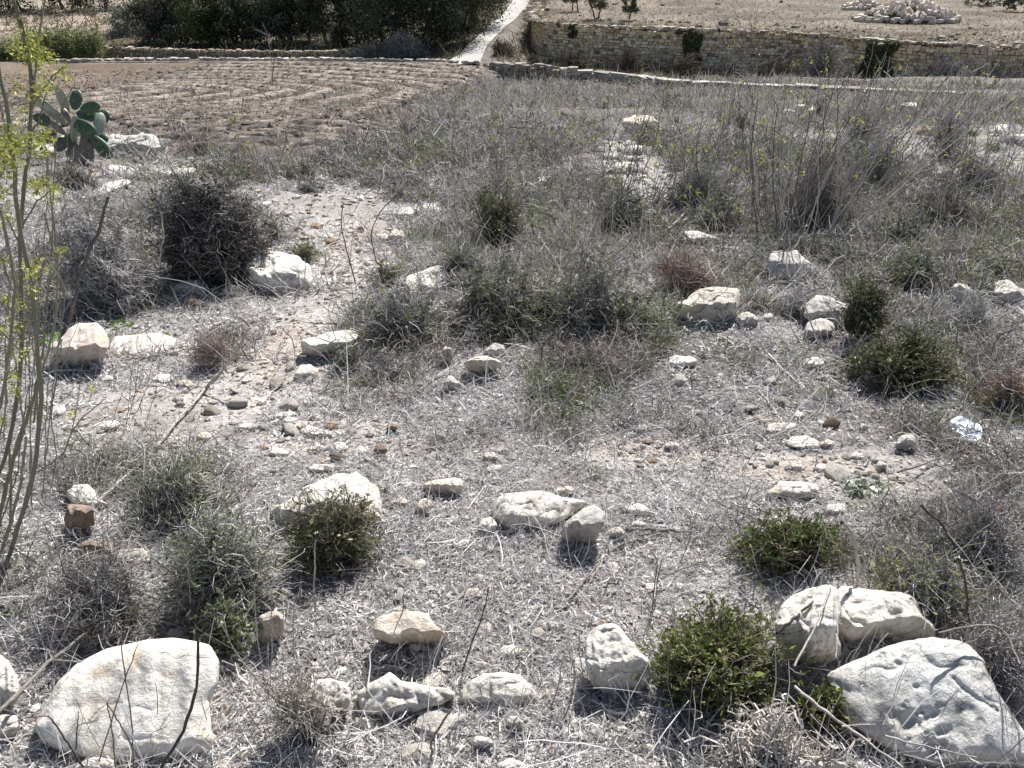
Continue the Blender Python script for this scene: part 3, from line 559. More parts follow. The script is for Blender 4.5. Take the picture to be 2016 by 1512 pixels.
rock('um', [(588, 1300), (620, 1243), (660, 1258), (668, 1310), (635, 1345), (592, 1338)], 'small upright rounded stone left of the propped tan rock', 'tan', cf=.8, af=92, lift=.03)
rock('um', [(835, 1280), (900, 1222), (960, 1238), (975, 1305), (890, 1315)], 'grey-brown rock behind the propped tan rock', 'grey', cf=.6)
rock('um', [(980, 1215), (1010, 1175), (1060, 1185), (1065, 1225), (1020, 1240)], 'pale knob of rock at the top right of the propped tan rock', 'grey', cf=.5)
rock('mm', [(1705, 430), (1720, 390), (1765, 395), (1772, 440), (1730, 448)], 'grey cobble right of centre on the dark litter', 'grey', cf=.5)
rock('mm', [(1858, 520), (1890, 485), (1950, 495), (1952, 530), (1900, 540)], 'grey-white cobble below right of the grey cobble', 'grey', cf=.5)
rock('mm', [(1695, 640), (1715, 612), (1752, 620), (1750, 648), (1710, 650)], 'small brown stone at the right end of the reddish strip', 'brown', cf=.6)
rock('mm', [(1230, 780), (1260, 745), (1340, 735), (1355, 775), (1300, 795)], 'ragged pinkish stone behind the large angular white rock', 'pink', cf=.5)
# middle right
rock('mr', [(545, 785), (600, 755), (640, 713), (760, 710), (852, 733), (865, 790), (800, 812), (680, 800), (620, 825)], 'flat ragged white rock just behind the round right-hand green shrub', 'white', cf=.4, amp=.06)
rock('mr', [(543, 422), (560, 388), (640, 382), (732, 385), (722, 422), (620, 445)], 'flat whitish slab on dark soil, left of a matching pair', 'white', cf=.3)
rock('mr', [(668, 492), (700, 453), (780, 448), (872, 490), (862, 545), (780, 535), (690, 518)], 'flat whitish slab on dark soil, lower right of a matching pair', 'white', cf=.3)
rock('mr', [(858, 502), (900, 472), (942, 488), (937, 528), (880, 530)], 'cream cube-like stone touching the lower flat slab on dark soil', 'tan', cf=.5)
rock('mr', [(1283, 512), (1320, 450), (1390, 447), (1408, 500), (1380, 548), (1300, 542)], 'blue-grey rock in bush shade left of the shiny sheet', 'grey', cf=.6)
rock('mr', [(1078, 412), (1095, 385), (1128, 390), (1132, 425), (1100, 435)], 'small grey stone in deep shade left of the blue-grey rock', 'grey', cf=.6)
rock('mr', [(703, 345), (735, 308), (772, 340), (752, 368)], 'pale pointed stone above the two flat slabs on dark soil', 'white', cf=.4)
rock('mr', [(8, 150), (40, 103), (90, 108), (107, 150), (60, 185)], 'round grey-white stone with a dark shadow on the dark soil', 'grey', cf=.5)
rock('mr', [(1028, 570), (1050, 545), (1110, 555), (1112, 590), (1060, 595)], 'flat pale stone below the dark bush shade', 'white', cf=.4)
rock('mr', [(1168, 630), (1190, 598), (1235, 610), (1245, 650), (1190, 658)], 'greyish stone above the grey-green leaf rosette', 'grey', cf=.6)
rock('mr', [(818, 635), (850, 612), (895, 620), (892, 655), (840, 660)], 'low whitish stone on reddish soil above the flat ragged white rock', 'white', cf=.4)
rock('mr', [(688, 630), (710, 607), (752, 620), (750, 645), (710, 650)], 'whitish stone left of another on the reddish soil', 'white', cf=.4)
rock('mr', [(1105, 150), (1120, 98), (1200, 78), (1340, 98), (1355, 150), (1250, 195), (1150, 180)], 'wide grey rock in deep shade under the right green bush', 'grey', cf=.7)
rock('mr', [(878, 870), (900, 842), (1000, 838), (1008, 895), (930, 905)], 'pale stone at the right side of the round right-hand green shrub', 'white', cf=.4)
rock('mr', [(0, 50), (20, 5), (120, 0), (170, 30), (130, 75), (30, 80)], 'light crusty rock left of the dark shaded soil', 'white', cf=.5)
rock('mr', [(755, 70), (775, 20), (850, 5), (885, 40), (870, 85), (790, 90)], 'white knobbly rock on dark ground under the round stone of the grey trio', 'white', cf=.5)
# upper left
rock('ul', [(258, 1250), (340, 1200), (390, 1140), (440, 1108), (560, 1108), (600, 1150), (620, 1210), (627, 1245), (580, 1310), (540, 1345), (430, 1372), (360, 1352), (320, 1300)], 'pink-white block with flat top and tan shaded front at left', 'pink', cf=.5, af=112, at=8, amp=.03, T=.5, lift=.04, **B)
rock('ul', [(620, 1280), (620, 1185), (760, 1175), (900, 1160), (1000, 1200), (990, 1260), (860, 1300), (700, 1310)], 'flat pale bedrock slab right of the pink-white block', 'white', cf=.15, at=3, amp=.03)
rock('ul', [(1370, 830), (1382, 760), (1400, 700), (1430, 678), (1500, 683), (1560, 718), (1680, 738), (1750, 798), (1762, 860), (1795, 905), (1762, 955), (1620, 955), (1520, 945), (1390, 885)], 'big pale craggy boulder beside the large dark dead bush', 'white', cf=.42, af=75, at=16, amp=.055, **B)
rock('ul', [(978, 905), (1040, 868), (1140, 868), (1172, 920), (1152, 962), (1060, 955), (990, 935)], 'blue-grey slab in shade at the foot of the large dark dead bush', 'grey', cf=.5)
rock('ul', [(1028, 985), (1090, 958), (1162, 990), (1152, 1032), (1080, 1035)], 'brown rock below the blue-grey shaded slab', 'brown', cf=.5)
rock('ul', [(1248, 925), (1300, 888), (1372, 900), (1355, 962), (1270, 965)], 'grey rock between the dark dead bush and the pale craggy boulder', 'grey', cf=.6)
rock('ul', [(590, 130), (600, 60), (650, 38), (800, 50), (880, 55), (925, 100), (850, 155), (640, 175)], 'craggy grey outcrop just behind the prickly pear', 'grey', cf=.5, amp=.1, **B)
rock('ul', [(610, 250), (625, 215), (720, 222), (830, 270), (800, 295), (650, 280)], 'flat pale bedrock patch right of the prickly pear base', 'white', cf=.2, at=3)
rock('ul', [(830, 285), (1000, 240), (1112, 232), (1112, 258), (940, 295)], 'long pale bedrock edge above the large dark dead bush', 'white', cf=.3, at=3)
rock('ul', [(480, 385), (600, 318), (700, 298), (765, 312), (640, 355), (520, 410)], 'sloping pale bedrock strip below the dark bush by the prickly pear', 'white', cf=.2, at=3)
rock('ul', [(190, 130), (210, 105), (260, 98), (345, 130), (335, 175), (230, 175)], 'pale rock seen between weed stems left of the prickly pear', 'white', cf=.4)
rock('ul', [(1700, 1215), (1860, 1163), (2000, 1157), (2050, 1190), (1990, 1225), (1950, 1255), (1780, 1315), (1715, 1295)], 'flat grey-white wedge of rock left of the centre brush, shaded front', 'white', cf=.55, af=108, at=5, amp=.03, T=.5)
rock('ul', [(1850, 835), (1860, 812), (1885, 815), (1888, 840)], 'small brown stone on the bare path, left of two', 'brown', cf=.6, name='pebble', cat='stone')
rock('ul', [(1912, 838), (1925, 810), (1958, 815), (1960, 842)], 'small brown stone on the bare path, right of two', 'brown', cf=.6, name='pebble', cat='stone')
rock('ul', [(1790, 300), (1820, 268), (1872, 280), (1868, 315)], 'small whitish stone right of the dead bush top', 'white', cf=.4)
# upper middle
rock('um', [(360, 920), (420, 845), (560, 788), (612, 783), (625, 850), (580, 955), (480, 990), (390, 965)], 'pale rounded rock half covered by dry grass right of the path', 'white', cf=.4, af=65, at=20, **B)
rock('um', [(322, 525), (370, 462), (430, 457), (455, 490), (362, 530)], 'white rock with blue shaded side on the upper path', 'white', cf=.5)
rock('um', [(480, 485), (490, 438), (600, 428), (705, 440), (690, 482), (560, 502)], 'flat pale rock patch beside the white rock with blue shaded side', 'white', cf=.2, at=4)
rock('um', [(293, 625), (330, 578), (382, 588), (398, 622), (350, 660), (308, 655)], 'tan rock with black shadow right on the bare path', 'tan', cf=.6, lift=.04)
rock('um', [(205, 640), (215, 612), (290, 600), (302, 640), (250, 650)], 'flat pinkish slab left of the tan path rock', 'pink', cf=.3)
rock('um', [(225, 742), (240, 712), (320, 702), (325, 742)], 'flat pinkish slab below the tan path rock', 'pink', cf=.3)
rock('um', [(1145, 320), (1155, 285), (1195, 280), (1205, 325), (1165, 335)], 'small whitish rock under a bent pale twig', 'white', cf=.5)
for pts, lab in [([(1480, 140), (1490, 108), (1550, 112), (1555, 140)], 'block-like white stone at the left of the upper rock scatter'), ([(1538, 68), (1550, 42), (1590, 48), (1588, 68)], 'small white stone nearest the left side of the big brown-fronted rock'), ([(1645, 155), (1660, 102), (1740, 105), (1745, 155)], 'pale blocky stone in the middle of the upper rock scatter'), ([(1500, 180), (1515, 152), (1605, 150), (1610, 180)], 'flat white stone in the upper rock scatter'), ([(1560, 240), (1590, 205), (1700, 200), (1720, 245), (1620, 262)], 'broad flat white stone at the front of the upper rock scatter'), ([(1330, 140), (1350, 112), (1420, 115), (1420, 145)], 'white stone at the far left of the upper rock scatter'),
    ([(262, 118), (275, 95), (312, 98), (315, 118)], 'white stone by the end of the dark furrow strip'), ([(328, 122), (340, 100), (378, 102), (380, 122)], 'white stone just right of another near the furrow strip')]:
    rock('um', pts, lab, 'white', cf=.5, T=.7)
# upper right
rock('ur', [(0, 1095), (50, 1000), (110, 978), (180, 930), (280, 908), (392, 918), (402, 960), (412, 1012), (392, 1065), (350, 1112), (270, 1125), (150, 1118)], 'big rough yellowish-white boulder with ochre shaded front at right of centre', 'tan', cf=.55, af=102, at=10, amp=.065, **B)
rock('ur', [(393, 1112), (400, 1060), (450, 1048), (512, 1080), (502, 1142), (400, 1145)], 'greyish rock touching the right foot of the rough yellowish-white boulder', 'grey', cf=.6)
rock('ur', [(525, 1110), (535, 1060), (590, 1055), (600, 1110)], 'small upright greyish rock next to the greyish rock', 'grey', cf=.6)
rock('ur', [(425, 1035), (435, 988), (490, 978), (515, 1035), (470, 1048)], 'orange-stained knob of rock behind the rough yellowish-white boulder', 'brown', cf=.5)
rock('ur', [(550, 800), (580, 708), (630, 692), (680, 708), (730, 692), (765, 740), (855, 810), (878, 865), (780, 890), (640, 890), (560, 855)], 'round grey boulder with a double top in dry grass', 'grey', cf=.65, af=70, at=20, amp=.04, **B)
rock('ur', [(762, 1095), (768, 1000), (850, 948), (920, 968), (1030, 1018), (1075, 1080), (1065, 1125), (970, 1150), (890, 1120)], 'largest grey rock of the trio left of the dark green bush', 'grey', cf=.5, af=80, at=25, amp=.05, **B)
rock('ur', [(762, 1185), (790, 1108), (860, 1083), (932, 1108), (948, 1150), (890, 1195), (790, 1210)], 'smooth rounded pale rock in front of the largest grey rock of the trio', 'grey', cf=.4, af=100, at=15, amp=.02, lift=.02)
rock('ur', [(85, 600), (100, 582), (160, 582), (220, 612), (300, 638), (315, 672), (240, 675), (120, 640)], 'pale ragged rock in front of olive-green brush', 'white', cf=.5)
rock('ur', [(1588, 985), (1610, 898), (1650, 883), (1712, 908), (1705, 972), (1650, 1015)], 'dark shaded boulder at right behind grass', 'grey', cf=.8, af=95, **B)
rock('ur', [(1635, 1075), (1750, 1038), (1835, 1048), (1825, 1115), (1740, 1155), (1660, 1138)], 'tan flat-topped rock with shaded front in grass at right', 'tan', cf=.6, af=95)
rock('ur', [(1840, 945), (1852, 880), (1930, 872), (2030, 930), (2060, 1020), (1930, 1010)], 'pale sloping rock at the right edge of the photo', 'grey', cf=.5, **B)
# far
rock('tm', [(1622, 690), (1690, 648), (1780, 652), (1835, 690), (1828, 735), (1740, 760), (1655, 765)], 'big white-topped brown-fronted rock high on the slope', 'tan', cf=.62, af=105, at=5, amp=.06, **B)
rock('tr', [(775, 695), (785, 635), (805, 608), (832, 602), (835, 680), (800, 700)], 'upright dark grey rock among far dry stalks', 'grey', cf=.8)
for pts, lab in [([(708, 612), (725, 592), (790, 592), (792, 612)], 'far white stone behind the upright dark grey rock'), ([(642, 642), (655, 620), (718, 618), (715, 645)], 'far white stone left of the upright dark grey rock'), ([(1308, 622), (1325, 585), (1410, 580), (1415, 620)], 'far pale rock under the climbing bush on the big wall'), ([(1818, 755), (1870, 700), (1920, 705), (1935, 765), (1870, 775)], 'far pale rock near the right edge among stalks'), ([(1900, 805), (1930, 765), (2050, 760), (2060, 810)], 'flat pale slab at the right edge below the far pale rock')]:
    rock('tr', pts, lab, 'white', cf=.5, T=.7)
# ---------------------------------------------------------------- small loose stones (copies)
def stone_base(seed, mat):
    r_ = np.random.RandomState(seed); bm = bmesh.new(); bmesh.ops.create_icosphere(bm, subdivisions=3, radius=1)
    v = np.array([x.co[:] for x in bm.verts])
    for _ in range(7):
        n = nrm(r_.normal(size=3)); d = r_.uniform(.55, .9); k = np.maximum(v@n-d, 0); v = v-k[:, None]*n*.9
    v = v*np.array([1, r_.uniform(.65, .9), r_.uniform(.4, .65)])
    q = v*1.6+seed; v = v*(1+.12*fbm(q[:, 0], q[:, 1], q[:, 2], 3))[:, None]
    F = np.array([[l.index for l in f.verts] for f in bm.faces]); bm.free()
    me = mk('stone', v, F, M[mat], smooth=True); d = me.data; bpy.data.objects.remove(me); return d
SB = [stone_base(k, m) for k, m in enumerate(['white', 'white', 'white', 'tan', 'white', 'pink', 'white', 'brown', 'white', 'white'])]
proto = None
ZN = [(640, 430, 80, 70, 26, .03, 'small loose stone on the upper bare path beside the dead bush'), (670, 520, 60, 70, 26, .022, 'small loose stone on the bare path between the craggy boulder and the brush'), (520, 790, 170, 70, 36, .022, 'small loose stone on the open litter below the bare path'),
      (820, 880, 190, 70, 34, .019, 'small loose stone in the scatter around the brown stones'), (1500, 790, 190, 100, 40, .022, 'small loose stone on the dark soil left of the shaded bush'), (1640, 920, 170, 50, 26, .018, 'small loose stone on the soil behind the round green shrub'),
      (1220, 310, 80, 45, 24, .06, 'small loose stone in the upper rock scatter'), (900, 1120, 330, 130, 26, .014, 'small loose stone in dry litter before the centre rocks'), (1150, 780, 150, 60, 18, .02, 'small loose stone below the tangled centre brush'), (300, 370, 120, 30, 10, .04, 'small loose stone on pale bedrock by the prickly pear')]
rz = np.random.RandomState(21); SPOT = []
for cx, cy, ax, ay, n, sz, lab in ZN:
    for k in range(n):
        a, q = rz.uniform(0, 6.28), math.sqrt(rz.uniform(0, 1)); px, py = cx+ax*q*math.cos(a), cy+ay*q*math.sin(a)
        c = gp(px, py); me = SB[rz.randint(len(SB))]
        if proto is None:
            proto = bpy.data.objects.new('stone', me); o = proto
        else:
            o = proto.copy(); o.data = me
        COL.objects.link(o); s = sz*math.exp(rz.normal(0, .38)); o.scale = (s*rz.uniform(.9, 1.3), s, s*rz.uniform(.8, 1.1)); o.rotation_euler = (rz.normal(0, .25), rz.normal(0, .25), rz.uniform(0, 6.28))
        o.location = (c[0], c[1], float(H(c[0], c[1]))+s*.22); tag(o, lab, 'stone', 'small loose stones: '+lab.split(' ', 3)[3][:40])
# gravel: crumbs too many to count
ni = 34000; r_ = np.random.RandomState(31)
bm = bmesh.new(); bmesh.ops.create_icosphere(bm, subdivisions=1, radius=1); iv = np.array([x.co[:] for x in bm.verts]); iF = np.array([[l.index for l in f.verts] for f in bm.faces]); bm.free()
rr = (.8**-.55+(16**-.55-.8**-.55)*r_.uniform(0, 1, ni))**(-1/.55); az = r_.uniform(-R(48), R(48), ni); qx, qy = rr*np.sin(az), rr*np.cos(az)
_, bare = groundcol(qx, qy); nzz = fbm(qx*.9, qy*.9, 4, 3)
kp_ = r_.uniform(0, 1, ni) < np.clip(.22+.9*bare+.4*nzz, .06, 1); qx, qy, rr = qx[kp_], qy[kp_], rr[kp_]; ni = len(qx)
sz = np.exp(r_.normal(0, .5, ni))*np.maximum(.006, .0022*rr)
v = iv[None]*r_.uniform(.65, 1.25, (ni, len(iv), 1))*r_.uniform(.6, 1.2, (ni, 1, 3))*sz[:, None, None]*np.array([1.2, 1.0, .6]); v[:, :, 0] += qx[:, None]; v[:, :, 1] += qy[:, None]; v[:, :, 2] += (H(qx, qy)+sz*.3)[:, None]
gcol = palette(ni, [(.84, .80, .74), (.68, .64, .58), (.50, .38, .29), (.44, .41, .38)], [.55, .26, .07, .12], .15, r_)
o = mk('gravel', v, (iF[None]+(np.arange(ni)*len(iv))[:, None, None]).reshape(-1, 3), M['ground'], rep(gcol, len(iv))); tag(o, kind='stuff')

# crumbly clods on the ploughed field and loose rubble on the terrace edge
r_ = np.random.RandomState(33); n = 26000; qx, qy, rr = np.zeros(0), 0, 0
e = .5; rr = (14**e+(56**e-14**e)*r_.uniform(0, 1, n))**(1/e); az = r_.uniform(-R(42), R(5), n); qx, qy = rr*np.sin(az), rr*np.cos(az)
k = inpoly(FLDW, qx, qy); fwk, lfk = furrow(qx, qy); k &= r_.uniform(0, 1, n) < np.clip(.12+.88*lfk*(1.25-fwk), 0, 1)*np.clip(.5+.7*fbm(qx*.5, qy*.5, 4, 2), .1, 1)*np.where(qy > 28, .45, 1); qx, qy, rr, fwk = qx[k], qy[k], rr[k], fwk[k]; n = len(qx)
sz = np.exp(r_.normal(0, .4, n))*np.maximum(.035, .0014*rr); v = iv[None]*r_.uniform(.6, 1.3, (n, len(iv), 1))*r_.uniform(.7, 1.2, (n, 1, 3))*sz[:, None, None]*np.array([1.15, 1, .7]); v[:, :, 0] += qx[:, None]; v[:, :, 1] += qy[:, None]; v[:, :, 2] += (H(qx, qy)+.08+.1*fwk+sz*.2)[:, None]
o = mk('soil_clods', v, (iF[None]+(np.arange(n)*len(iv))[:, None, None]).reshape(-1, 3), M['soil'], rep(palette(n, [(.19, .165, .145), (.13, .11, .10), (.25, .22, .19), (.40, .37, .33)], [.42, .3, .23, .05], .15, r_), len(iv))); tag(o, kind='stuff')
n = 5200; i0 = r_.randint(8, len(WD)-1, n); i1 = np.minimum((r_.uniform(0, 1, n)**3*(kk-1)).astype(int), kk-1); sz = np.exp(r_.normal(0, .5, n))*.045*(1+1.0*(i1 < 22)*(r_.uniform(0, 1, n) < .5))
v = iv[None]*r_.uniform(.6, 1.3, (n, len(iv), 1))*r_.uniform(.6, 1.3, (n, 1, 3))*sz[:, None, None]*np.array([1.3, 1, .7]); c_ = np.stack([tx[i0, i1], ty[i0, i1], tz[i0, i1]], 1)+np.c_[r_.normal(0, .3, (n, 2)), sz*.3]; v += c_[:, None]
o = mk('terrace_rubble', v, (iF[None]+(np.arange(n)*len(iv))[:, None, None]).reshape(-1, 3), M['ground'], rep(palette(n, [(.5, .45, .38), (.36, .32, .27), (.2, .18, .15)], [.3, .4, .3], .15, r_), len(iv))); tag(o, kind='stuff')
# ---------------------------------------------------------------- dry litter and grass
LIT = [(.72, .70, .685), (.59, .575, .565), (.45, .435, .43), (.25, .24, .24), (.53, .48, .43)]
def samp(n, r0, r1, k, ang, rs):
    e = 2-k; rr = (r0**e+(r1**e-r0**e)*rs.uniform(0, 1, n))**(1/e); a = rs.uniform(-R(ang), R(ang), n)
    return rr*np.sin(a), rr*np.cos(a), rr
def litter(n, r0, r1, k, ang, seed, upr=.15, Lm=.085, Wk=.0008, Wmin=.0014, cover=None, hmul=1.0, pal=LIT, w=(.3, .28, .22, .12, .08), K=5, curl=1.1, mask=None, Lk=0):
    rs = np.random.RandomState(seed); x, y, r = samp(n, r0, r1, k, ang, rs)
    if mask is not None:
        kk = rs.uniform(0, 1, n) < mask(x, y); x, y, r = x[kk], y[kk], r[kk]; n = len(x)
    L = np.maximum(Lm, Lk*r)*np.exp(rs.normal(0, .45, n)); th = rs.uniform(0, 6.28, n); up = rs.uniform(0, 1, n) < upr
    el0 = np.where(up, rs.uniform(.5, 1.45, n), np.abs(rs.normal(0, .28, n))); P = np.zeros((n, K, 3)); P[:, 0] = np.stack([x, y, x*0], 1)
    dth = rs.normal(0, curl, n); del_ = np.where(up, rs.normal(-.2, .3, n), rs.normal(-.35, .5, n))
    for j in range(1, K):
        el = el0+del_*j/2*.8; t = th+dth*j*.45+rs.normal(0, .35, n)*curl
        P[:, j] = P[:, j-1]+(L/(K-1))[:, None]*np.stack([np.cos(t)*np.cos(el), np.sin(t)*np.cos(el), np.sin(el)*hmul], 1)
    z0 = H(P[:, 0, 0], P[:, 0, 1]); zg = np.stack([H(P[:, j, 0], P[:, j, 1]) for j in range(K)], 1)
    P[:, :, 2] = np.maximum(P[:, :, 2]+z0[:, None], zg+.004)+rs.uniform(0, .02, n)[:, None]*np.minimum(1, L/.08)[:, None]
    wd = np.maximum(Wmin, Wk*r)*rs.uniform(.5, 1.35, n); W = wd[:, None]*np.linspace(1, .45, K)[None]
    V, F_ = ribbons(P, W, rs); c = palette(n, pal, w, .22, rs); return V, F_, rep(c, K*2)
def dens(x, y):
    _, b = groundcol(x, y); return np.clip(.75-.75*b+.45*fbm(x*1.3, y*1.3, 12, 3), .04, 1)
def join(parts):
    o, V, F_, C = 0, [], [], []
    for v, f, c in parts: V.append(v); F_.append(f+o); C.append(c); o += len(v)
    return np.concatenate(V), np.concatenate(F_), np.concatenate(C)
Q = 1.0
near = [litter(int(230000*Q), .75, 10, 1.75, 56, 1, mask=dens, upr=.12, Lm=.030, Lk=.006, Wmin=.0016, Wk=.00085, curl=1.7, K=4), litter(int(70000*Q), .75, 10, 1.75, 56, 12, mask=lambda x, y: np.clip(dens(x, y)+.25, 0, 1), upr=.05, Lm=.016, Lk=.004, Wmin=.0035, Wk=.0016, curl=1.0, K=3), litter(int(12000*Q), .75, 9, 1.8, 50, 2, mask=lambda x, y: dens(x, y)**2, upr=.75, Lm=.11, curl=.4, Wmin=.0011),
        litter(int(3500*Q), .75, 7, 1.7, 50, 3, mask=dens, upr=.25, Lm=.2, curl=.5, Wmin=.0018, K=6)]
near.append(litter(int(7000*Q), .75, 2.1, 1.2, 56, 44, mask=lambda x, y: np.clip(.35+.9*fbm(x*1.6, y*1.6, 21, 2), 0, 1), upr=.85, Lm=.12, curl=.35, Wmin=.0011, K=5))
# straw and twigs banked against the rocks
rs = np.random.RandomState(71); bx_, by_, bl_ = [], [], []
for bx, by, L in ROCKBASE:
    m_ = int(np.clip(L*420, 14, 260)) if by < 14 else 6
    bx_.append(bx+rs.uniform(-.62, .62, m_)*L); by_.append(by+rs.normal(-.02, .05, m_)*L-.01); bl_.append(np.full(m_, np.clip(L*.28, .03, .11)*(1+.05*by)))
bx_, by_, bl_ = map(np.concatenate, (bx_, by_, bl_)); n = len(bx_); K = 5; L_ = bl_*np.exp(rs.normal(0, .45, n)); th = rs.uniform(0, 6.28, n); el = np.abs(rs.normal(.35, .5, n)); P = np.zeros((n, K, 3)); P[:, 0] = np.stack([bx_, by_, H(bx_, by_)+.003], 1)
for j in range(1, K):
    th = th+rs.normal(0, .45, n); el = el+rs.normal(-.1, .3, n); P[:, j] = P[:, j-1]+(L_/(K-1))[:, None]*np.stack([np.cos(th)*np.cos(el), np.sin(th)*np.cos(el), np.sin(el)], 1)
    P[:, j, 2] = np.maximum(P[:, j, 2], H(P[:, j, 0], P[:, j, 1])+.004)
V, F_ = ribbons(P, np.maximum(.0015, .0008*by_)[:, None]*rs.uniform(.6, 1.4, (n, 1))*np.linspace(1, .5, K)[None], rs); near.append((V, F_, rep(palette(n, LIT, None, .2, rs), K*2)))
V, F_, C = join(near); o = mk('dry_litter', V, F_, M['strand'], C); tag(o, kind='stuff')
def notfield(x, y):
    d = inpoly(FLDW, x, y); r = sstep(47, 48, y)*(x > -1+(y-48)*.02)+(y > 55.2)*(x <= -1+(y-48)*.02)
    _, b = groundcol(x, y)
    return np.where(d, .10, np.clip(.85-.85*b+.4*fbm(x*.6, y*.6, 3, 3), .05, 1))*(1-np.clip(r, 0, 1))
FARP = [(.50, .475, .44), (.37, .345, .315), (.28, .26, .235), (.17, .15, .13), (.46, .39, .32)]
mid = [litter(int(80000*Q), 6, 50, 1.55, 42, 4, mask=notfield, upr=.5, Lm=.10, Lk=.0065, Wk=.00048, pal=FARP, w=(.3, .3, .2, .12, .08), K=4, curl=.55),
       litter(int(40000*Q), 5, 40, 1.5, 42, 5, mask=lambda x, y: notfield(x, y)*(fbm(x*.5, y*.5, 30, 3) > .05), upr=.95, Lm=.24, Lk=.006, Wk=.00042, pal=FARP, w=(.25, .3, .25, .15, .05), K=4, curl=.25),
       litter(int(70000*Q), 18, 48, 1.0, 40, 15, mask=lambda x, y: (x > -3)*(y < 47.8)*(~inpoly(FLDW, x, y))*np.clip(.7+.6*fbm(x*.5, y*.5, 8, 3), .1, 1), upr=.7, Lm=.2, Wk=.0005, pal=FARP, w=(.2, .3, .25, .18, .07), K=3, curl=.5)]
V, F_, C = join(mid); o = mk('dry_grass', V, F_, M['strand'], C); tag(o, kind='stuff')
def wildm(x, y):
    a = (y > 48.3)*(x > (y-48)*.03+.3)*(y < 64); b = (y > 57)*(x < -3.5+(y-57)*.09); c = (y > 52)*(x > -1.2+(y-55)*.1)*(x < 2.5)*(y < 80)
    return np.clip(a*1.0+b*.8+c*1.0, 0, 1)
wild = [litter(int(42000*Q), 48, 95, 1.3, 40, 6, mask=wildm, upr=.8, Lm=.45, Wk=.0005, pal=[(.22, .19, .14), (.13, .12, .08), (.32, .28, .22), (.11, .13, .06)], w=(.35, .25, .2, .2), K=4, curl=.4)]
V, F_, C = join(wild); o = mk('rough_grass', V, F_, M['strand'], C); tag(o, kind='stuff')
# stubble and weeds on the ploughed field
st = litter(42000, 16, 56, 1.2, 42, 7, mask=lambda x, y: inpoly(FLDW, x, y)*1.0, upr=.45, Lm=.13, Wk=.0005, pal=[(.46, .41, .35), (.32, .27, .22), (.11, .085, .07), (.25, .26, .13)], w=(.36, .28, .3, .06), K=4, curl=.5)
o = mk('field_stubble', st[0]+np.array([0, 0, .1]), st[1], M['strand'], st[2]); tag(o, kind='stuff')
# short dry grass of the terrace
rs = np.random.RandomState(41); n = 30000; i0 = rs.randint(10, len(WD)-1, n); i1 = (rs.uniform(0, 1, n)**2.2*(kk-1)).astype(int)
tp = np.stack([tx[i0, i1], ty[i0, i1], tz[i0, i1]], 1)+np.c_[rs.normal(0, .25, (n, 2)), np.zeros(n)]
hh = rs.uniform(.06, .22, n); PP = np.stack([tp, tp+np.c_[rs.normal(0, .05, (n, 2)), hh*.6], tp+np.c_[rs.normal(0, .12, (n, 2)), hh]], 1)
V, F_ = ribbons(PP, np.full((n, 3), .022)*np.array([1, .8, .4]), rs); o = mk('terrace_grass', V, F_, M['strand'], rep(palette(n, [(.44, .38, .29), (.26, .23, .17), (.13, .12, .085)], None, .2, rs), 6)); tag(o, kind='stuff')
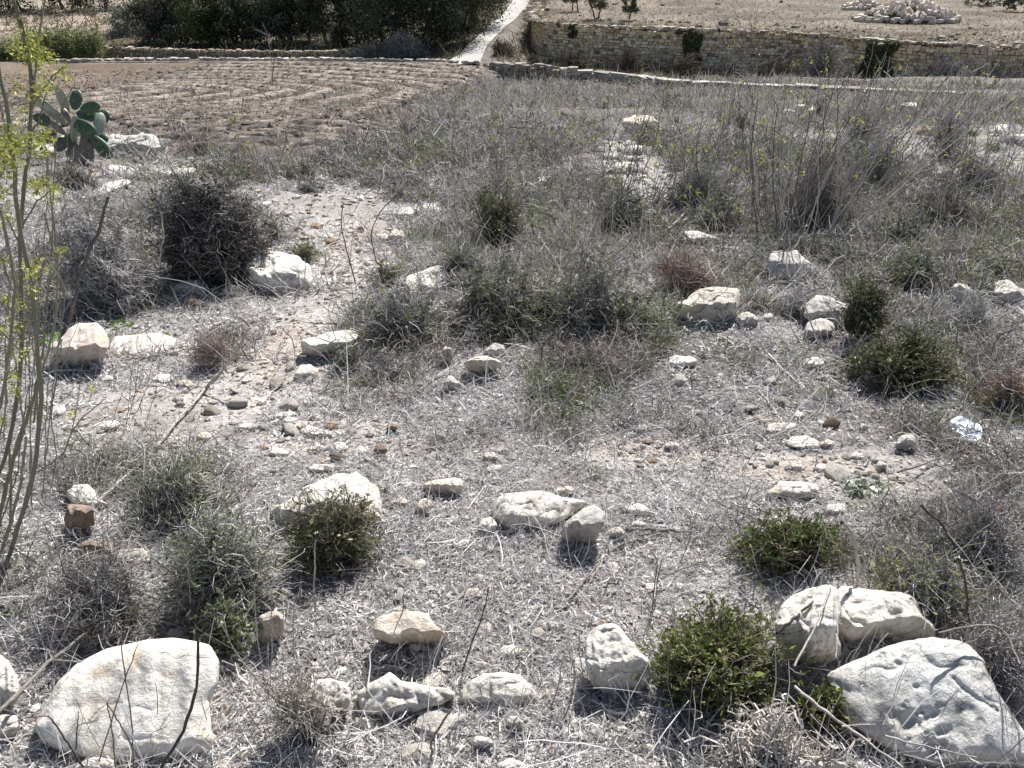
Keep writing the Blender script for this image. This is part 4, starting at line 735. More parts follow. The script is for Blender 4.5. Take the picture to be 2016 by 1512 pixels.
# ---------------------------------------------------------------- shrubs
GREY = [(.58, .555, .535), (.44, .42, .405), (.29, .275, .265), (.15, .14, .135)]
BRN = [(.24, .19, .155), (.15, .12, .10), (.33, .28, .24), (.09, .075, .065)]
PINKT = [(.50, .38, .33), (.38, .28, .25), (.30, .25, .22), (.2, .16, .14)]
VIV = [(.14, .185, .05), (.18, .23, .065), (.09, .125, .036), (.24, .27, .10), (.2, .17, .09)]
DKG = [(.10, .135, .055), (.145, .18, .08), (.07, .095, .04), (.20, .22, .12), (.2, .17, .1)]
GRG = [(.20, .23, .115), (.15, .18, .085), (.28, .30, .16), (.10, .125, .06)]
YLG = [(.30, .31, .10), (.22, .24, .08), (.36, .35, .15), (.15, .17, .06)]
def shrub(box, name, label, cat='shrub', nm=60, nt=500, nl=0, twig=GREY, leaf=DKG, lpx=7, wpx=1.0, seed=0, dep=.8, group=None, lean=(0, 0), flat=0, spiky=.0, upright=0.0, crv=.45, lm='leaf', tl=.26, lwr=.42, Y=None, zg=None, clump=.55, hs=1.0, lumpy=1.0):
    x0, y0, x1, y1 = box; rs = np.random.RandomState(seed or int(x0*7+y0*3) % 99991)
    cx = (x0+x1)/2
    if Y is None:
        Z = gz(cx, y1-.04*(y1-y0)); b = P3(cx, y1-.04*(y1-y0), Z)
    else:
        d = P3(cx, y1, 1.0)-CAM; Z = Y/d[1]; b = CAM+d*Z; b[2] = zg if zg is not None else b[2]
    s = Z/F_PX; w = (x1-x0)*s; ih = (y1-y0)*s; phi = math.atan2(CAM[2]-b[2], b[1])
    dp = min(w*dep, ih/math.sin(phi)*.75); h = hs*max(.35*ih, (ih-.62*dp*math.sin(phi))/math.cos(phi))
    c = b+np.array([0, dp*.45, 0]); c[2] = H(c[0], c[1]) if Y is None else b[2]
    def lump(d): return .70+.18*(1-lumpy)+.5*lumpy*vn(d[:, 0]*2.2+seed, d[:, 1]*2.2+x0, d[:, 2]*2.2)+.15*vn(d[:, 0]*5+seed, d[:, 1]*5, d[:, 2]*5+y0)
    # main stems
    d = nrm(rs.normal(size=(nm, 3))); d[:, 2] = np.abs(d[:, 2])*(1+upright)+.05; d = nrm(d)
    q = rs.uniform(.35, 1, nm)**.6*lump(d); tgt = d*q[:, None]*np.array([w/2, dp/2, h*1.02]); tgt[:, 2] += .02
    rt = np.c_[tgt[:, 0]*rs.uniform(.0, .5+flat*.4, nm), tgt[:, 1]*rs.uniform(.0, .5+flat*.4, nm), np.zeros(nm)]
    K = 7; t = np.linspace(0, 1, K)[None, :, None]; mid_ = rt*.5+tgt*.5+np.c_[rs.normal(0, .07*w, (nm, 2)), rs.uniform(0, crv*.5*h, nm)]
    P = rt[:, None]*(1-t)**2+2*mid_[:, None]*t*(1-t)+tgt[:, None]*t*t
    P[:, 1:] += rs.normal(0, .018*w, (nm, K-1, 3))*(.5+spiky)
    P[:, :, 0] += lean[0]*h*(P[:, :, 2]/h)**1.3
    wr = max(.0016, wpx*s*1.1)
    V1, F1 = tubes(P, np.linspace(1.5, .6, K)[None]*wr*rs.uniform(.7, 1.4, (nm, 1)), 4); C1 = rep(palette(nm, twig, None, .2, rs), K*4)
    # twiglets
    i = rs.randint(0, nm, nt); u = rs.uniform(.25, 1, nt)**.8*(K-1); k0 = np.minimum(u.astype(int), K-2); f = (u-k0)[:, None]
    st_ = P[i, k0]*(1-f)+P[i, k0+1]*f; od = nrm(st_/np.array([w/2, dp/2, h])+1e-6)
    dr = nrm(od*.55+rs.normal(size=(nt, 3))*.8+np.array([0, 0, .15+upright*.8])); Lt = tl*min(w, 1.2*h)*np.exp(rs.normal(0, .4, nt))
    K2 = 5; T_ = np.zeros((nt, K2, 3)); T_[:, 0] = st_
    for j in range(1, K2):
        dr = nrm(dr+rs.normal(size=(nt, 3))*(.38+spiky*.5)); T_[:, j] = T_[:, j-1]+dr*(Lt/(K2-1))[:, None]
    e2 = np.sqrt((T_[..., 0]/(w*.56))**2+(T_[..., 1]/(dp*.6))**2+(T_[..., 2]/(h*1.1))**2); sc_ = np.minimum(1, 1.0/np.maximum(e2, 1e-6)); T_[..., :2] *= sc_[..., None]; T_[..., 2] *= sc_
    T_[..., 2] = np.maximum(T_[..., 2], .008)
    V2, F2 = tubes(T_, np.linspace(.75, .38, K2)[None]*wr*rs.uniform(.6, 1.3, (nt, 1)), 3); C2 = rep(palette(nt, twig, None, .25, rs), K2*3)
    V = np.concatenate([V1, V2])+c; F_ = np.concatenate([F1, F2+len(V1)]); C = np.concatenate([C1, C2])
    if Y is None:
        zz = H(V[:, 0], V[:, 1])-H(c[0], c[1]); V[:, 2] += zz
    if not nl:
        o = mk(name, V, F_, M['twig'], C, None, c); tag(o, label, cat, group); return o
    root = empty(name, c); tag(root, label, cat, group)
    mk('branches', V, F_, M['twig'], C, root, c)
    cl = rs.uniform(0, 1, nt) < clump+.45*vn(od[:, 0]*2.5+seed, od[:, 1]*2.5, od[:, 2]*2.5); ids = np.nonzero(cl)[0] if cl.sum() > 5 else np.arange(nt)
    i = ids[rs.randint(0, len(ids), nl)]; u = rs.uniform(.1, 1, nl)*(K2-1); k0 = np.minimum(u.astype(int), K2-2); f = (u-k0)[:, None]
    ax = nrm(T_[i, k0+1]-T_[i, k0]); pc = T_[i, k0]*(1-f)+T_[i, k0+1]*f
    ll = np.maximum(.009, lpx*s)*np.exp(rs.normal(-.05, .4, nl)); dd = nrm(ax*.6+rs.normal(size=(nl, 3))*.7+np.array([0, 0, .25])); pc = pc+dd*ll[:, None]*.5
    V, F_ = leafquads(pc+c, ll, ll*lwr, rs, D=dd)
    if Y is None: V[:, 2] += H(V[:, 0], V[:, 1])-H(c[0], c[1])
    mk('foliage', V, F_, M[lm], rep(palette(nl, leaf, None, .25, rs), 4), root, c); return root
G1 = 'green thorny shrubs among the litter'
S = shrub
# vivid and dark green shrubs
S((1222, 1175, 1625, 1445), 'green_shrub', 'vivid bright green dense thorny shrub at front beside the tall grey craggy rock', nm=120, nt=2600, nl=34000, leaf=VIV, twig=BRN, lpx=8.5, wpx=1.2, seed=3, dep=.95, hs=1.05, group=G1, tl=.2, clump=.9)
S((1560, 1320, 1690, 1470), 'green_shrub', 'small green spray growing against the left side of the big pitted boulder', nm=30, nt=300, nl=2600, leaf=VIV, twig=BRN, lpx=9, seed=4, group=G1)
S((1450, 975, 1710, 1160), 'green_shrub', 'round mid-green thorny shrub with bare dark left side, right of centre', nm=90, nt=1500, nl=8500, leaf=VIV[:3]+DKG[:1], twig=BRN, lpx=8, seed=5, group=G1, clump=.5)
S((535, 955, 755, 1150), 'green_shrub', 'dark green shrub in front of the broad whitish outcrop', nm=80, nt=1500, nl=9500, leaf=DKG, twig=BRN, lpx=7, seed=6, group=G1, clump=.8)
S((240, 985, 575, 1275), 'green_shrub', 'wide loose grey-green shrub above the largest white boulder', nm=150, nt=3200, nl=17000, leaf=GRG, twig=GREY, lpx=7, seed=7, group=G1, clump=.6)
S((245, 905, 430, 1060), 'green_shrub', 'low sparse olive-green shrub right of the rounded stained white rock', nm=90, nt=1700, nl=4200, leaf=GRG+YLG[:1], twig=GREY, lpx=6, seed=8, group=G1, clump=.4, flat=1)
S((370, 1160, 500, 1320), 'green_shrub', 'small green shrub touching the top right corner of the largest white boulder', nm=40, nt=500, nl=3800, leaf=GRG, twig=GREY, lpx=8, seed=9, group=G1)
S((1690, 615, 1925, 800), 'green_shrub', 'big green shrub casting deep shade on the dark soil at right', nm=100, nt=2000, nl=14000, leaf=DKG+GRG[:2], twig=BRN, lpx=6.5, seed=10, group=G1, clump=.8, dep=1.1, hs=1.15)
S((1650, 505, 1770, 690), 'green_shrub', 'upright dark green bush right of the grey rock trio', nm=60, nt=1000, nl=6000, leaf=DKG, twig=BRN, lpx=6, seed=11, group=G1, upright=.8, clump=.8)
S((1725, 470, 1910, 580), 'green_shrub', 'spreading dull green bush behind the upright dark green one', nm=60, nt=1000, nl=4200, leaf=GRG, twig=GREY, lpx=5.5, seed=12, group=G1, clump=.5, flat=.6)
S((915, 362, 1050, 505), 'green_shrub', 'dark green bush with black underside on the mound at centre', nm=60, nt=1000, nl=6500, leaf=DKG, twig=BRN, lpx=5.5, seed=13, group=G1, upright=.5, clump=.9)
S((850, 450, 975, 565), 'green_shrub', 'olive-green low bush at the left foot of the black-bottomed bush', nm=50, nt=800, nl=3500, leaf=GRG, twig=GREY, lpx=5.5, seed=14, group=G1, clump=.5)
S((690, 555, 890, 700), 'green_shrub', 'mixed grey and green brush in front of the grass-covered pale rock', nm=80, nt=1600, nl=4200, leaf=DKG+GRG[:2], twig=GREY, lpx=6, seed=15, group=G1, clump=.4)
S((1165, 362, 1290, 475), 'green_shrub', 'small dark green bush between dry stalks right of the mound', nm=50, nt=800, nl=3000, leaf=DKG, twig=GREY, lpx=5.5, seed=16, group=G1, clump=.5)
S((1355, 375, 1500, 470), 'green_shrub', 'olive bush under the long fallen pale stalk', nm=50, nt=800, nl=3200, leaf=GRG, twig=GREY, lpx=5, seed=17, group=G1, clump=.5)
S((1015, 580, 1115, 655), 'green_shrub', 'small bright green tuft low in the centre brush, left of two', nm=30, nt=400, nl=1700, leaf=GRG+VIV[:1], twig=GREY, lpx=6, seed=18, group=G1)
S((1135, 580, 1240, 650), 'green_shrub', 'small green tuft low in the centre brush, right of two', nm=30, nt=400, nl=1200, leaf=DKG, twig=GREY, lpx=6, seed=19, group=G1)
S((1745, 405, 1840, 490), 'green_shrub', 'olive tuft among dry stalks above the spreading dull green bush', nm=30, nt=400, nl=1400, leaf=GRG, twig=GREY, lpx=5, seed=20, group=G1)
S((560, 470, 635, 525), 'green_shrub', 'yellow-green tuft at the right edge of the pale craggy boulder', nm=30, nt=260, nl=700, leaf=YLG, twig=GREY, lpx=5, seed=22, group=G1, upright=.8)
S((715, 505, 800, 570), 'green_shrub', 'yellowish green tuft at the right side of the bare path', nm=30, nt=260, nl=800, leaf=YLG+GRG[:1], twig=GREY, lpx=5, seed=23, group=G1, upright=.6)
S((1935, 500, 2040, 570), 'green_shrub', 'dull green bush behind the pale sloping rock at the right edge', nm=40, nt=500, nl=2000, leaf=GRG, twig=GREY, lpx=5.5, seed=24, group=G1)
S((1690, 1080, 1985, 1250), 'green_shrub', 'low yellowish-green sprawl over the flat white-topped ledge slab', nm=80, nt=1300, nl=3600, leaf=YLG+GRG[:1], twig=GREY, lpx=7, seed=25, group=G1, clump=.4, flat=1)
S((510, 415, 560, 480), 'green_shrub', 'pale green tuft at the right flank of the large dark dead bush', nm=25, nt=220, nl=600, leaf=GRG, twig=GREY, lpx=5, seed=26, group=G1)
S((470, 305, 660, 360), 'green_shrub', 'dull green patch of weeds below the dark furrow strip', nm=50, nt=500, nl=1800, leaf=GRG, twig=GREY, lpx=4.5, seed=27, group=G1, flat=1, clump=.4)
S((640, 670, 720, 740), 'green_shrub', 'small green tuft under the flat grey-white wedge of rock', nm=30, nt=300, nl=800, leaf=GRG, twig=GREY, lpx=5.5, seed=28, group=G1)
# dead shrubs
G2 = 'dead grey brushwood on the slope'
S((265, 305, 535, 592), 'dead_bush', 'large dark dead bush with black hollow base at left', nm=260, nt=7500, nl=46000, leaf=[(.072, .063, .057), (.04, .035, .033), (.15, .135, .125)], lm='leafdull', lpx=4.5, twig=GREY[1:]+[(.10, .09, .082), (.14, .125, .115)], wpx=.9, seed=31, lumpy=.15, group=G2, dep=.9, crv=1.0, tl=.13, spiky=.35, clump=1.0)  # dense dark leaves; their near-black also paints the shade of the hollow
S((60, 370, 320, 640), 'dead_bush', 'pale grey tangled mass of dead twigs left of the large dark dead bush', nm=150, nt=7000, twig=GREY, wpx=.8, seed=32, group=G2, flat=1, tl=.11, spiky=.5)
S((235, 355, 400, 470), 'dead_bush', 'grey tangle merging into the top left of the large dark dead bush', nm=90, nt=2600, twig=GREY, wpx=.8, seed=33, group=G2, flat=.8, tl=.13, spiky=.4)
S((60, 315, 195, 385), 'dead_bush', 'dark scrub at the foot of the prickly pear', nm=60, nt=900, nl=1200, leaf=GRG, twig=BRN+GREY[:2], wpx=.8, lpx=4, seed=34, group=G2)
S((840, 425, 1140, 690), 'dead_bush', 'left part of the tangled grey brush covering the centre mound', nm=150, nt=6000, nl=7000, leaf=GRG+DKG[:2], hs=.72, twig=GREY[1:]+BRN[:2]+GREY[:1], wpx=.8, seed=35, group=G2, flat=1, tl=.11, clump=.3, spiky=.5, crv=.2)
S((1050, 430, 1350, 700), 'dead_bush', 'right part of the tangled grey brush covering the centre mound', nm=150, nt=6000, nl=5500, leaf=DKG+GRG[:2], hs=.72, twig=GREY[1:]+BRN[:2]+GREY[:1], wpx=.8, seed=36, group=G2, flat=1, tl=.11, clump=.3, spiky=.5, crv=.2)
S((1280, 465, 1445, 600), 'dead_bush', 'pinkish dry bush behind the rough yellowish-white boulder', nm=60, nt=1200, nl=700, leaf=PINKT, lm='leafdull', twig=PINKT, wpx=.7, lpx=4, seed=37, group=G2)
S((1490, 270, 1770, 480), 'dead_bush', 'tall brownish dry bush of upright stems at upper right', nm=120, nt=2200, nl=500, leaf=YLG, twig=BRN+GREY[:3], wpx=.6, lpx=4, seed=38, group=G2, upright=1.2)
S((1820, 225, 1930, 320), 'dead_bush', 'dark round tuft of dry stems below the climbing bush wall at far right', nm=70, nt=700, twig=BRN+GREY[:2], wpx=.5, seed=39, group=G2, upright=1.0)
S((1640, 195, 1765, 300), 'dead_bush', 'brownish grass bush in front of the climbing bush at upper right', nm=70, nt=700, twig=BRN+GREY[:2], wpx=.5, seed=40, group=G2, upright=1.0)
S((1500, 560, 1690, 650), 'dead_bush', 'grey dry grass hiding the foot of the round double-topped boulder', nm=70, nt=900, twig=GREY[:3], wpx=.7, seed=41, group=G2, upright=.8)
S((10, 1040, 320, 1310), 'dead_bush', 'dark tangle of dead twigs at lower left around the brown blocky rock', nm=170, nt=3600, twig=GREY+BRN[:1], wpx=.9, seed=42, group=G2, flat=1, tl=.17, spiky=.4)
S((1840, 900, 2060, 1160), 'dead_bush', 'grey twiggy tangle at the right edge below the shiny sheet', nm=100, nt=1700, nl=500, leaf=[(.30, .13, .06), (.4, .2, .1)], lm='leafdull', twig=GREY, wpx=.8, lpx=5, seed=43, group=G2, flat=1, clump=.2)
S((1880, 1150, 2080, 1420), 'dead_bush', 'brown-grey twig tangle beside the right flank of the big pitted boulder', nm=80, nt=1300, twig=GREY[:3]+BRN[:1], wpx=.9, seed=44, group=G2, flat=1)
S((1320, 1400, 1720, 1580), 'dead_bush', 'white thorny zigzag twigs along the bottom edge under the vivid green shrub', nm=90, nt=700, twig=[(.66, .61, .55), (.55, .5, .45)], wpx=2.3, seed=45, group=G2, spiky=1.2, flat=1, tl=.2)
S((340, 640, 470, 745), 'dead_bush', 'pinkish-brown dry grass tuft left of the bare path', nm=70, nt=700, twig=PINKT+GREY[:1], wpx=.6, seed=46, group=G2, upright=1.0)
S((775, 230, 830, 285), 'dead_bush', 'small dark dry tuft by the right end of the furrow strip', nm=40, nt=250, twig=BRN+GREY[:2], wpx=.5, seed=47, group=G2, upright=1.0)
S((1440, 215, 1485, 265), 'dead_bush', 'small dark clump of dry stems right of the brown-fronted rock', nm=40, nt=200, twig=BRN, wpx=.5, seed=48, group=G2, upright=1.3)
S((1590, 195, 1635, 240), 'dead_bush', 'small brown stem clump left of the brownish grass bush', nm=40, nt=200, twig=BRN, wpx=.5, seed=49, group=G2, upright=1.3)
S((1000, 660, 1330, 760), 'dead_bush', 'low brownish twig fringe along the lower edge of the centre brush', nm=90, nt=1500, nl=500, leaf=[(.3, .16, .08), (.16, .15, .07)], lm='leafdull', twig=GREY+PINKT[:2], wpx=.7, lpx=4, seed=50, group=G2, flat=1, clump=.3)
S((690, 690, 860, 760), 'dead_bush', 'fine grey grass swirl left of the small upright rounded stone', nm=70, nt=900, twig=GREY[:3], wpx=.6, seed=51, group=G2, flat=.7)
S((1940, 690, 2060, 830), 'dead_bush', 'rusty brown dry bush at the right edge beside the big green shrub', nm=60, nt=900, nl=900, leaf=[(.34, .17, .09), (.26, .14, .08)], lm='leafdull', twig=PINKT+GREY[:1], wpx=.7, lpx=5, seed=52, group=G2)
S((1840, 560, 2040, 680), 'dead_bush', 'pale dry grass over the dark shaded boulder at right', nm=80, nt=1100, twig=GREY[:3], wpx=.7, seed=53, group=G2, upright=.6)
S((1780, 330, 2040, 480), 'dead_bush', 'dark mixed dry brush at the right edge below the leaning stalks', nm=90, nt=1800, nl=700, leaf=GRG, twig=BRN+GREY, wpx=.7, lpx=4, seed=54, group=G2, upright=.4, clump=.3)
S((1290, 300, 1480, 430), 'dead_bush', 'greenish-grey dry bush behind the olive bush', nm=80, nt=1300, nl=1400, leaf=GRG, twig=GREY, wpx=.6, lpx=4, seed=55, group=G2, upright=.8, clump=.5)
S((900, 340, 1200, 440), 'dead_bush', 'grey brush band just above the black-bottomed bush', nm=90, nt=1800, nl=500, leaf=GRG, twig=GREY, wpx=.6, lpx=4, seed=56, group=G2, flat=1, clump=.2)
S((560, 345, 660, 385), 'dead_bush', 'grey low scrub between the dead bush top and the upper path', nm=50, nt=600, twig=GREY, wpx=.6, seed=57, group=G2, flat=1)
S((1500, 1150, 1680, 1330), 'dead_bush', 'few grey bent stems in front of the broken ledge rock', nm=26, nt=120, twig=GREY[:2], wpx=1.4, seed=58, group=G2, upright=1.0)
S((480, 1330, 700, 1512), 'dead_bush', 'clump of straw-coloured dry stems right of the largest white boulder', nm=110, nt=500, twig=[(.55, .5, .44), (.42, .38, .33), (.3, .27, .24)], wpx=1.0, seed=59, group=G2, upright=1.0)
S((1600, 250, 1900, 400), 'dead_bush', 'broad dark dry brush under the slanting fennel stalks', nm=110, nt=2600, nl=900, leaf=GRG, twig=BRN[:1]+GREY[1:], wpx=.6, lpx=4, seed=81, group=G2, upright=.5, clump=.3, spiky=.3, tl=.14)
S((1480, 420, 1760, 540), 'dead_bush', 'grey-green dry brush between the olive bush and the double-topped boulder', nm=100, nt=2600, nl=1800, leaf=GRG, twig=GREY, wpx=.6, lpx=4.5, seed=82, group=G2, upright=.3, clump=.4, spiky=.3, tl=.14)
S((1860, 280, 2040, 400), 'dead_bush', 'dark thin brush at the right edge above the mixed dry brush', nm=70, nt=1400, twig=BRN+GREY[1:], wpx=.6, seed=83, group=G2, upright=.8, spiky=.3, tl=.14)
# ---------------------------------------------------------------- single sticks and stalks
def stick(zt, pts, rpx, label, colr, mode='up', lift=.01, name='stick', lean=0.0, extra=(), fwd=0.0):
    def build(pl, r0):
        p = zc(zt, pl)
        if mode == 'up':
            b = p[np.argmax(p[:, 1])]; by = min(b[1], 1500); Z0 = gz(b[0], by)-.01; Y0 = Z0*(FW[1]+UPV[1]*(756-by)/F_PX)-fwd; Zs = vz(p[:, 1], Y0)+lean*(by-p[:, 1])/F_PX*Z0
        else: Zs = np.array([gz(a, min(b_, 1560))-lift for a, b_ in p])
        q = np.c_[p, Zs]; q = catmull(q, 14); W = P3(q[:, 0], q[:, 1], q[:, 2]); r = r0*Zs.mean()/F_PX
        W = W+RS.normal(0, r*.35, W.shape); return tubes(W[None], (np.linspace(1.1, .7, 14)*r)[None]*RS.uniform(.88, 1.12, (1, 14)), 6)
    V, F0 = build(pts, rpx); c = np.array(colr)*RS.uniform(.85, 1.15, (len(V), 1)); o = mk(name, V, F0, M['bark'], c, None, V[0], smooth=True)
    for pl, rr_ in extra:
        v, f = build(pl, rr_); mk('twig', v, f, M['bark'], np.array(colr)*RS.uniform(.85, 1.15, (len(v), 1)), o, V[0], smooth=True)
    tag(o, label, name.split('_')[-1]); return o
DK, PL, GY = (.16, .13, .115), (.60, .56, .51), (.36, .33, .31)
stick('bl', [(905, 1195), (1000, 1060), (1080, 880), (1122, 700), (1126, 520), (1112, 408)], 3.4, 'dark curved stick standing in front of the largest white boulder', DK, 'up', fwd=.1)
stick('bl', [(-40, 900), (60, 800), (140, 720), (280, 580), (420, 480), (540, 370), (600, 285), (592, 228)], 3.8, 'long pale forked branch at the left of the largest white boulder', GY, 'ground', .14, extra=[([(560, 350), (600, 312), (652, 285)], 1.8), ([(290, 560), (265, 500), (262, 590)], 1.2)])
stick('bl', [(300, 577), (400, 582), (480, 586), (620, 560), (760, 500), (855, 448)], 2.0, 'thin grey twig lying over the top of the largest white boulder', GY, 'ground', .24)
stick('bl', [(560, 1150), (620, 960), (700, 700), (785, 480)], 1.5, 'thin dry stalk slanting right before the largest white boulder', GY, 'up', fwd=.12, extra=[([(760, 1180), (745, 900), (712, 680), (685, 480)], 1.5), ([(655, 1180), (640, 1000), (607, 815)], 1.5), ([(780, 1120), (690, 950), (607, 818)], 1.8)])
stick('bl', [(470, 1180), (380, 1040), (320, 950), (275, 890)], 1.9, 'short dark bent stalk at the left foot of the largest white boulder', DK, 'up', fwd=.1, extra=[([(275, 890), (150, 900), (0, 960)], 1.0), ([(430, 1080), (445, 868)], 1.2)])
stick('bl', [(1790, 300), (1780, 200), (1782, 60), (1790, -110)], 1.9, 'pale straight stalk before the shadow of the dark green shrub', PL, 'up')
stick('bl', [(1500, 700), (1465, 500), (1445, 300), (1440, 150), (1500, -20)], 1.3, 'thin pale stalk left of the upright blocky rock', PL, 'up', extra=[([(1530, 760), (1542, 500), (1536, 280)], 1.4), ([(1760, 700), (1660, 560), (1670, 200)], 1.2)])
stick('bl', [(1860, 840), (1560, 700), (1400, 640), (1255, 575)], 1.6, 'pale stalk leaning from the dry stems toward the largest white boulder', PL, 'up', extra=[([(1680, 900), (1480, 720), (1310, 500), (1255, 310)], 1.8), ([(1480, 980), (1400, 860), (1240, 600)], 1.2)])
stick('bl', [(1790, 580), (1770, 530), (1720, 500), (1670, 510)], 3.4, 'short thick curved grey twig near the upright blocky rock', GY, 'ground', .05)
stick('ul', [(310, 1285), (400, 1090), (440, 900), (490, 740), (560, 600), (590, 500), (606, 398)], 4.0, 'dark smooth stick leaning up behind the pink-white block', (.20, .175, .165), 'up', lean=.25)
stick('ml', [(540, 835), (690, 705), (830, 590), (890, 510), (1000, 390), (1150, 205), (1330, 5), (1392, -130)], 2.8, 'long straight pale stalk slanting across the open litter at left', PL, 'ground', .05)
stick('ml', [(958, 760), (920, 700), (905, 655), (960, 605), (985, 570), (996, 532)], 3.0, 'bent two-toned stick over the low olive-green shrub', (.3, .27, .24), 'ground', .15)
stick('ml', [(1470, 1240), (1500, 1130), (1550, 1010), (1660, 960)], 2.0, 'thin pale stalk at the left side of the dark green shrub', PL, 'up', extra=[([(1690, 1020), (1780, 1055)], 1.6)])
stick('mm', [(1660, 985), (1800, 983), (1940, 992), (2030, 1005)], 3.4, 'dead branch lying right of the two-slab stack', GY, 'ground', .03, extra=[([(1550, 1112), (1640, 1060), (1760, 1035), (1850, 1005)], 2.6), ([(1980, 1000), (2050, 960), (2130, 940)], 2.2)])
stick('mm', [(1520, 1130), (1495, 1200), (1440, 1285)], 3.8, 'short thick pale stick below the grey egg-shaped rock', (.5, .46, .41), 'ground', .02)
stick('mm', [(1645, 1085), (1655, 1150), (1590, 1296)], 2.0, 'thin pale curved stick right of the short thick pale one', PL, 'ground', .02)
stick('mm', [(1285, 370), (1300, 280), (1320, 215), (1372, 180), (1396, 60)], 2.6, 'white bent stalk standing on litter right of centre', PL, 'up', extra=[([(1320, 215), (1420, 170)], 1.4)])
stick('mr', [(565, -10), (660, 90), (740, 160), (865, 248)], 2.2, 'long pale stick lying on the dark soil', PL, 'ground', .03)
stick('mr', [(520, 205), (600, 305), (668, 410)], 1.8, 'pale stick slanting above the flat slab pair on dark soil', PL, 'ground', .03)
stick('mr', [(560, 480), (660, 430), (740, 390), (850, 310)], 1.6, 'thin dark twig crossing the flat slab pair', GY, 'ground', .08)
stick('mr', [(870, -5), (960, 10), (1040, 45), (1095, 75)], 2.0, 'pale arched twig left of the big green shrub', PL, 'ground', .08)
stick('mr', [(985, 940), (1050, 1030), (1075, 1130), (1078, 1296), (1072, 1380)], 4.2, 'thick white stalk right of the round mid-green shrub', PL, 'up', extra=[([(1060, 1060), (1105, 1130), (1140, 1310)], 2.0)])
stick('mr', [(1690, 1330), (1640, 1110), (1550, 960), (1430, 850)], 3.2, 'dark bowed stem at right before the twiggy tangle', DK, 'up', extra=[([(1485, 890), (1600, 985), (1680, 1010)], 1.6)])
stick('mr', [(1735, 1050), (1758, 930)], 3.4, 'pale broken stump of a stem in the twiggy tangle', PL, 'up', extra=[([(1500, 905), (1750, 940), (2010, 905)], 1.4)])
stick('mr', [(1300, 660), (1400, 630), (1600, 560), (1760, 490)], 2.0, 'grey twig lying below the shiny sheet', GY, 'ground', .06)
stick('br', [(610, 420), (700, 350), (800, 270), (860, 200), (905, 150)], 3.0, 'dark straight stick leaning on the broken ledge rock', (.10, .085, .08), 'ground', .28)
stick('br', [(712, 610), (790, 470), (850, 350), (920, 165)], 2.0, 'pale frayed stalk leaning in front of the broken ledge rock', PL, 'ground', .3, extra=[([(950, 560), (962, 400), (940, 200)], 1.1)])
stick('br', [(720, 725), (800, 795), (900, 870), (1000, 945), (1100, 1020), (1220, 1100), (1330, 1190)], 3.2, 'long pale stick across the lower corner of the big pitted boulder', PL, 'ground', .25, extra=[([(980, 950), (1170, 938)], 1.8), ([(1220, 1000), (1400, 1050), (1750, 1130)], 2.0)])
stick('br', [(1215, 950), (1270, 830), (1330, 670)], 1.4, 'thin dry grass stalk standing on the big pitted boulder', GY, 'ground', .3)
stick('br', [(1740, 500), (1700, 330), (1690, 150), (1650, 0)], 3.0, 'dark thick stem right of the yellowish-green sprawl', DK, 'up')
stick('br', [(1530, 420), (1700, 385), (1850, 370), (1920, 420), (1990, 600)], 2.4, 'grey branch arching behind the big pitted boulder', GY, 'ground', .3)
stick('bm', [(540, 1180), (545, 1030), (600, 940), (665, 845)], 3.0, 'grey bent stick standing below the white oval pebble', GY, 'up')
stick('bm', [(210, 880), (440, 810), (640, 770)], 1.8, 'thin grey twig lying on the soil-topped flat rock', GY, 'ground', .08)
stick('bm', [(185, 860), (178, 720), (150, 580)], 2.4, 'pale upright stalk beside the soil-topped flat rock', PL, 'up')
stick('bm', [(1310, 240), (1390, 150), (1450, 80), (1520, 0)], 2.6, 'dark stick pointing at the grey egg-shaped rock', GY, 'ground', .03)
stick('bm', [(1810, 290), (1830, 100), (1855, 0)], 1.3, 'brown stalk rising behind the vivid green shrub', (.3, .24, .2), 'up', extra=[([(1795, 300), (1822, 60), (1824, -10)], 1.4)])
stick('bm', [(1340, 790), (1360, 640), (1325, 520)], 2.2, 'pale stalk left of the tall grey craggy rock', PL, 'up', extra=[([(1410, 690), (1380, 520), (1385, 430)], 1.4), ([(1230, 830), (1270, 700), (1285, 600)], 1.6)])
stick('bm', [(720, 640), (770, 490), (830, 340), (870, 180)], 1.8, 'dark thin stalk behind the white dome-shaped rock', DK, 'up')
stick('bm', [(386, 470), (384, 330), (386, 200)], 1.6, 'single brownish stalk before the cream wedge-shaped rock', (.35, .28, .22), 'up')
stick('ul', [(880, 980), (900, 780), (930, 600), (910, 480)], 1.6, 'pale stalk in front of the large dark dead bush', PL, 'up', extra=[([(1180, 850), (1195, 700), (1190, 640)], 1.4), ([(790, 860), (780, 760), (760, 640)], 1.2)])
stick('ul', [(1150, 1500), (1260, 1380), (1360, 1240), (1392, 1165)], 2.4, 'short pale stalk end left of the bare path', PL, 'up', lean=.3)
stick('ul', [(380, 1365), (700, 1320), (1000, 1275), (1265, 1210)], 1.6, 'long thin pale twig lying below the pink-white block', PL, 'ground', .06)
stick('um', [(115, 890), (60, 680), (30, 560), (45, 430)], 1.3, 'thin dark curved stalk on the bare path, left of two', DK, 'up')
stick('um', [(235, 770), (205, 650), (200, 590), (260, 470), (360, 380)], 1.3, 'thin dark forked stalk on the bare path, right of two', DK, 'up')
stick('um', [(1080, 310), (1200, 380), (1340, 430), (1500, 440)], 1.9, 'long pale curved twig above the centre brush', PL, 'ground', .25)
stick('um', [(1150, 300), (1220, 215), (1400, 290)], 1.6, 'bent pale twig above the small whitish rock', PL, 'ground', .2)
stick('um', [(945, 960), (940, 780), (925, 690)], 1.7, 'white broken twig upright in the centre brush', PL, 'up', extra=[([(1115, 1000), (1100, 880), (1075, 838)], 1.8)])
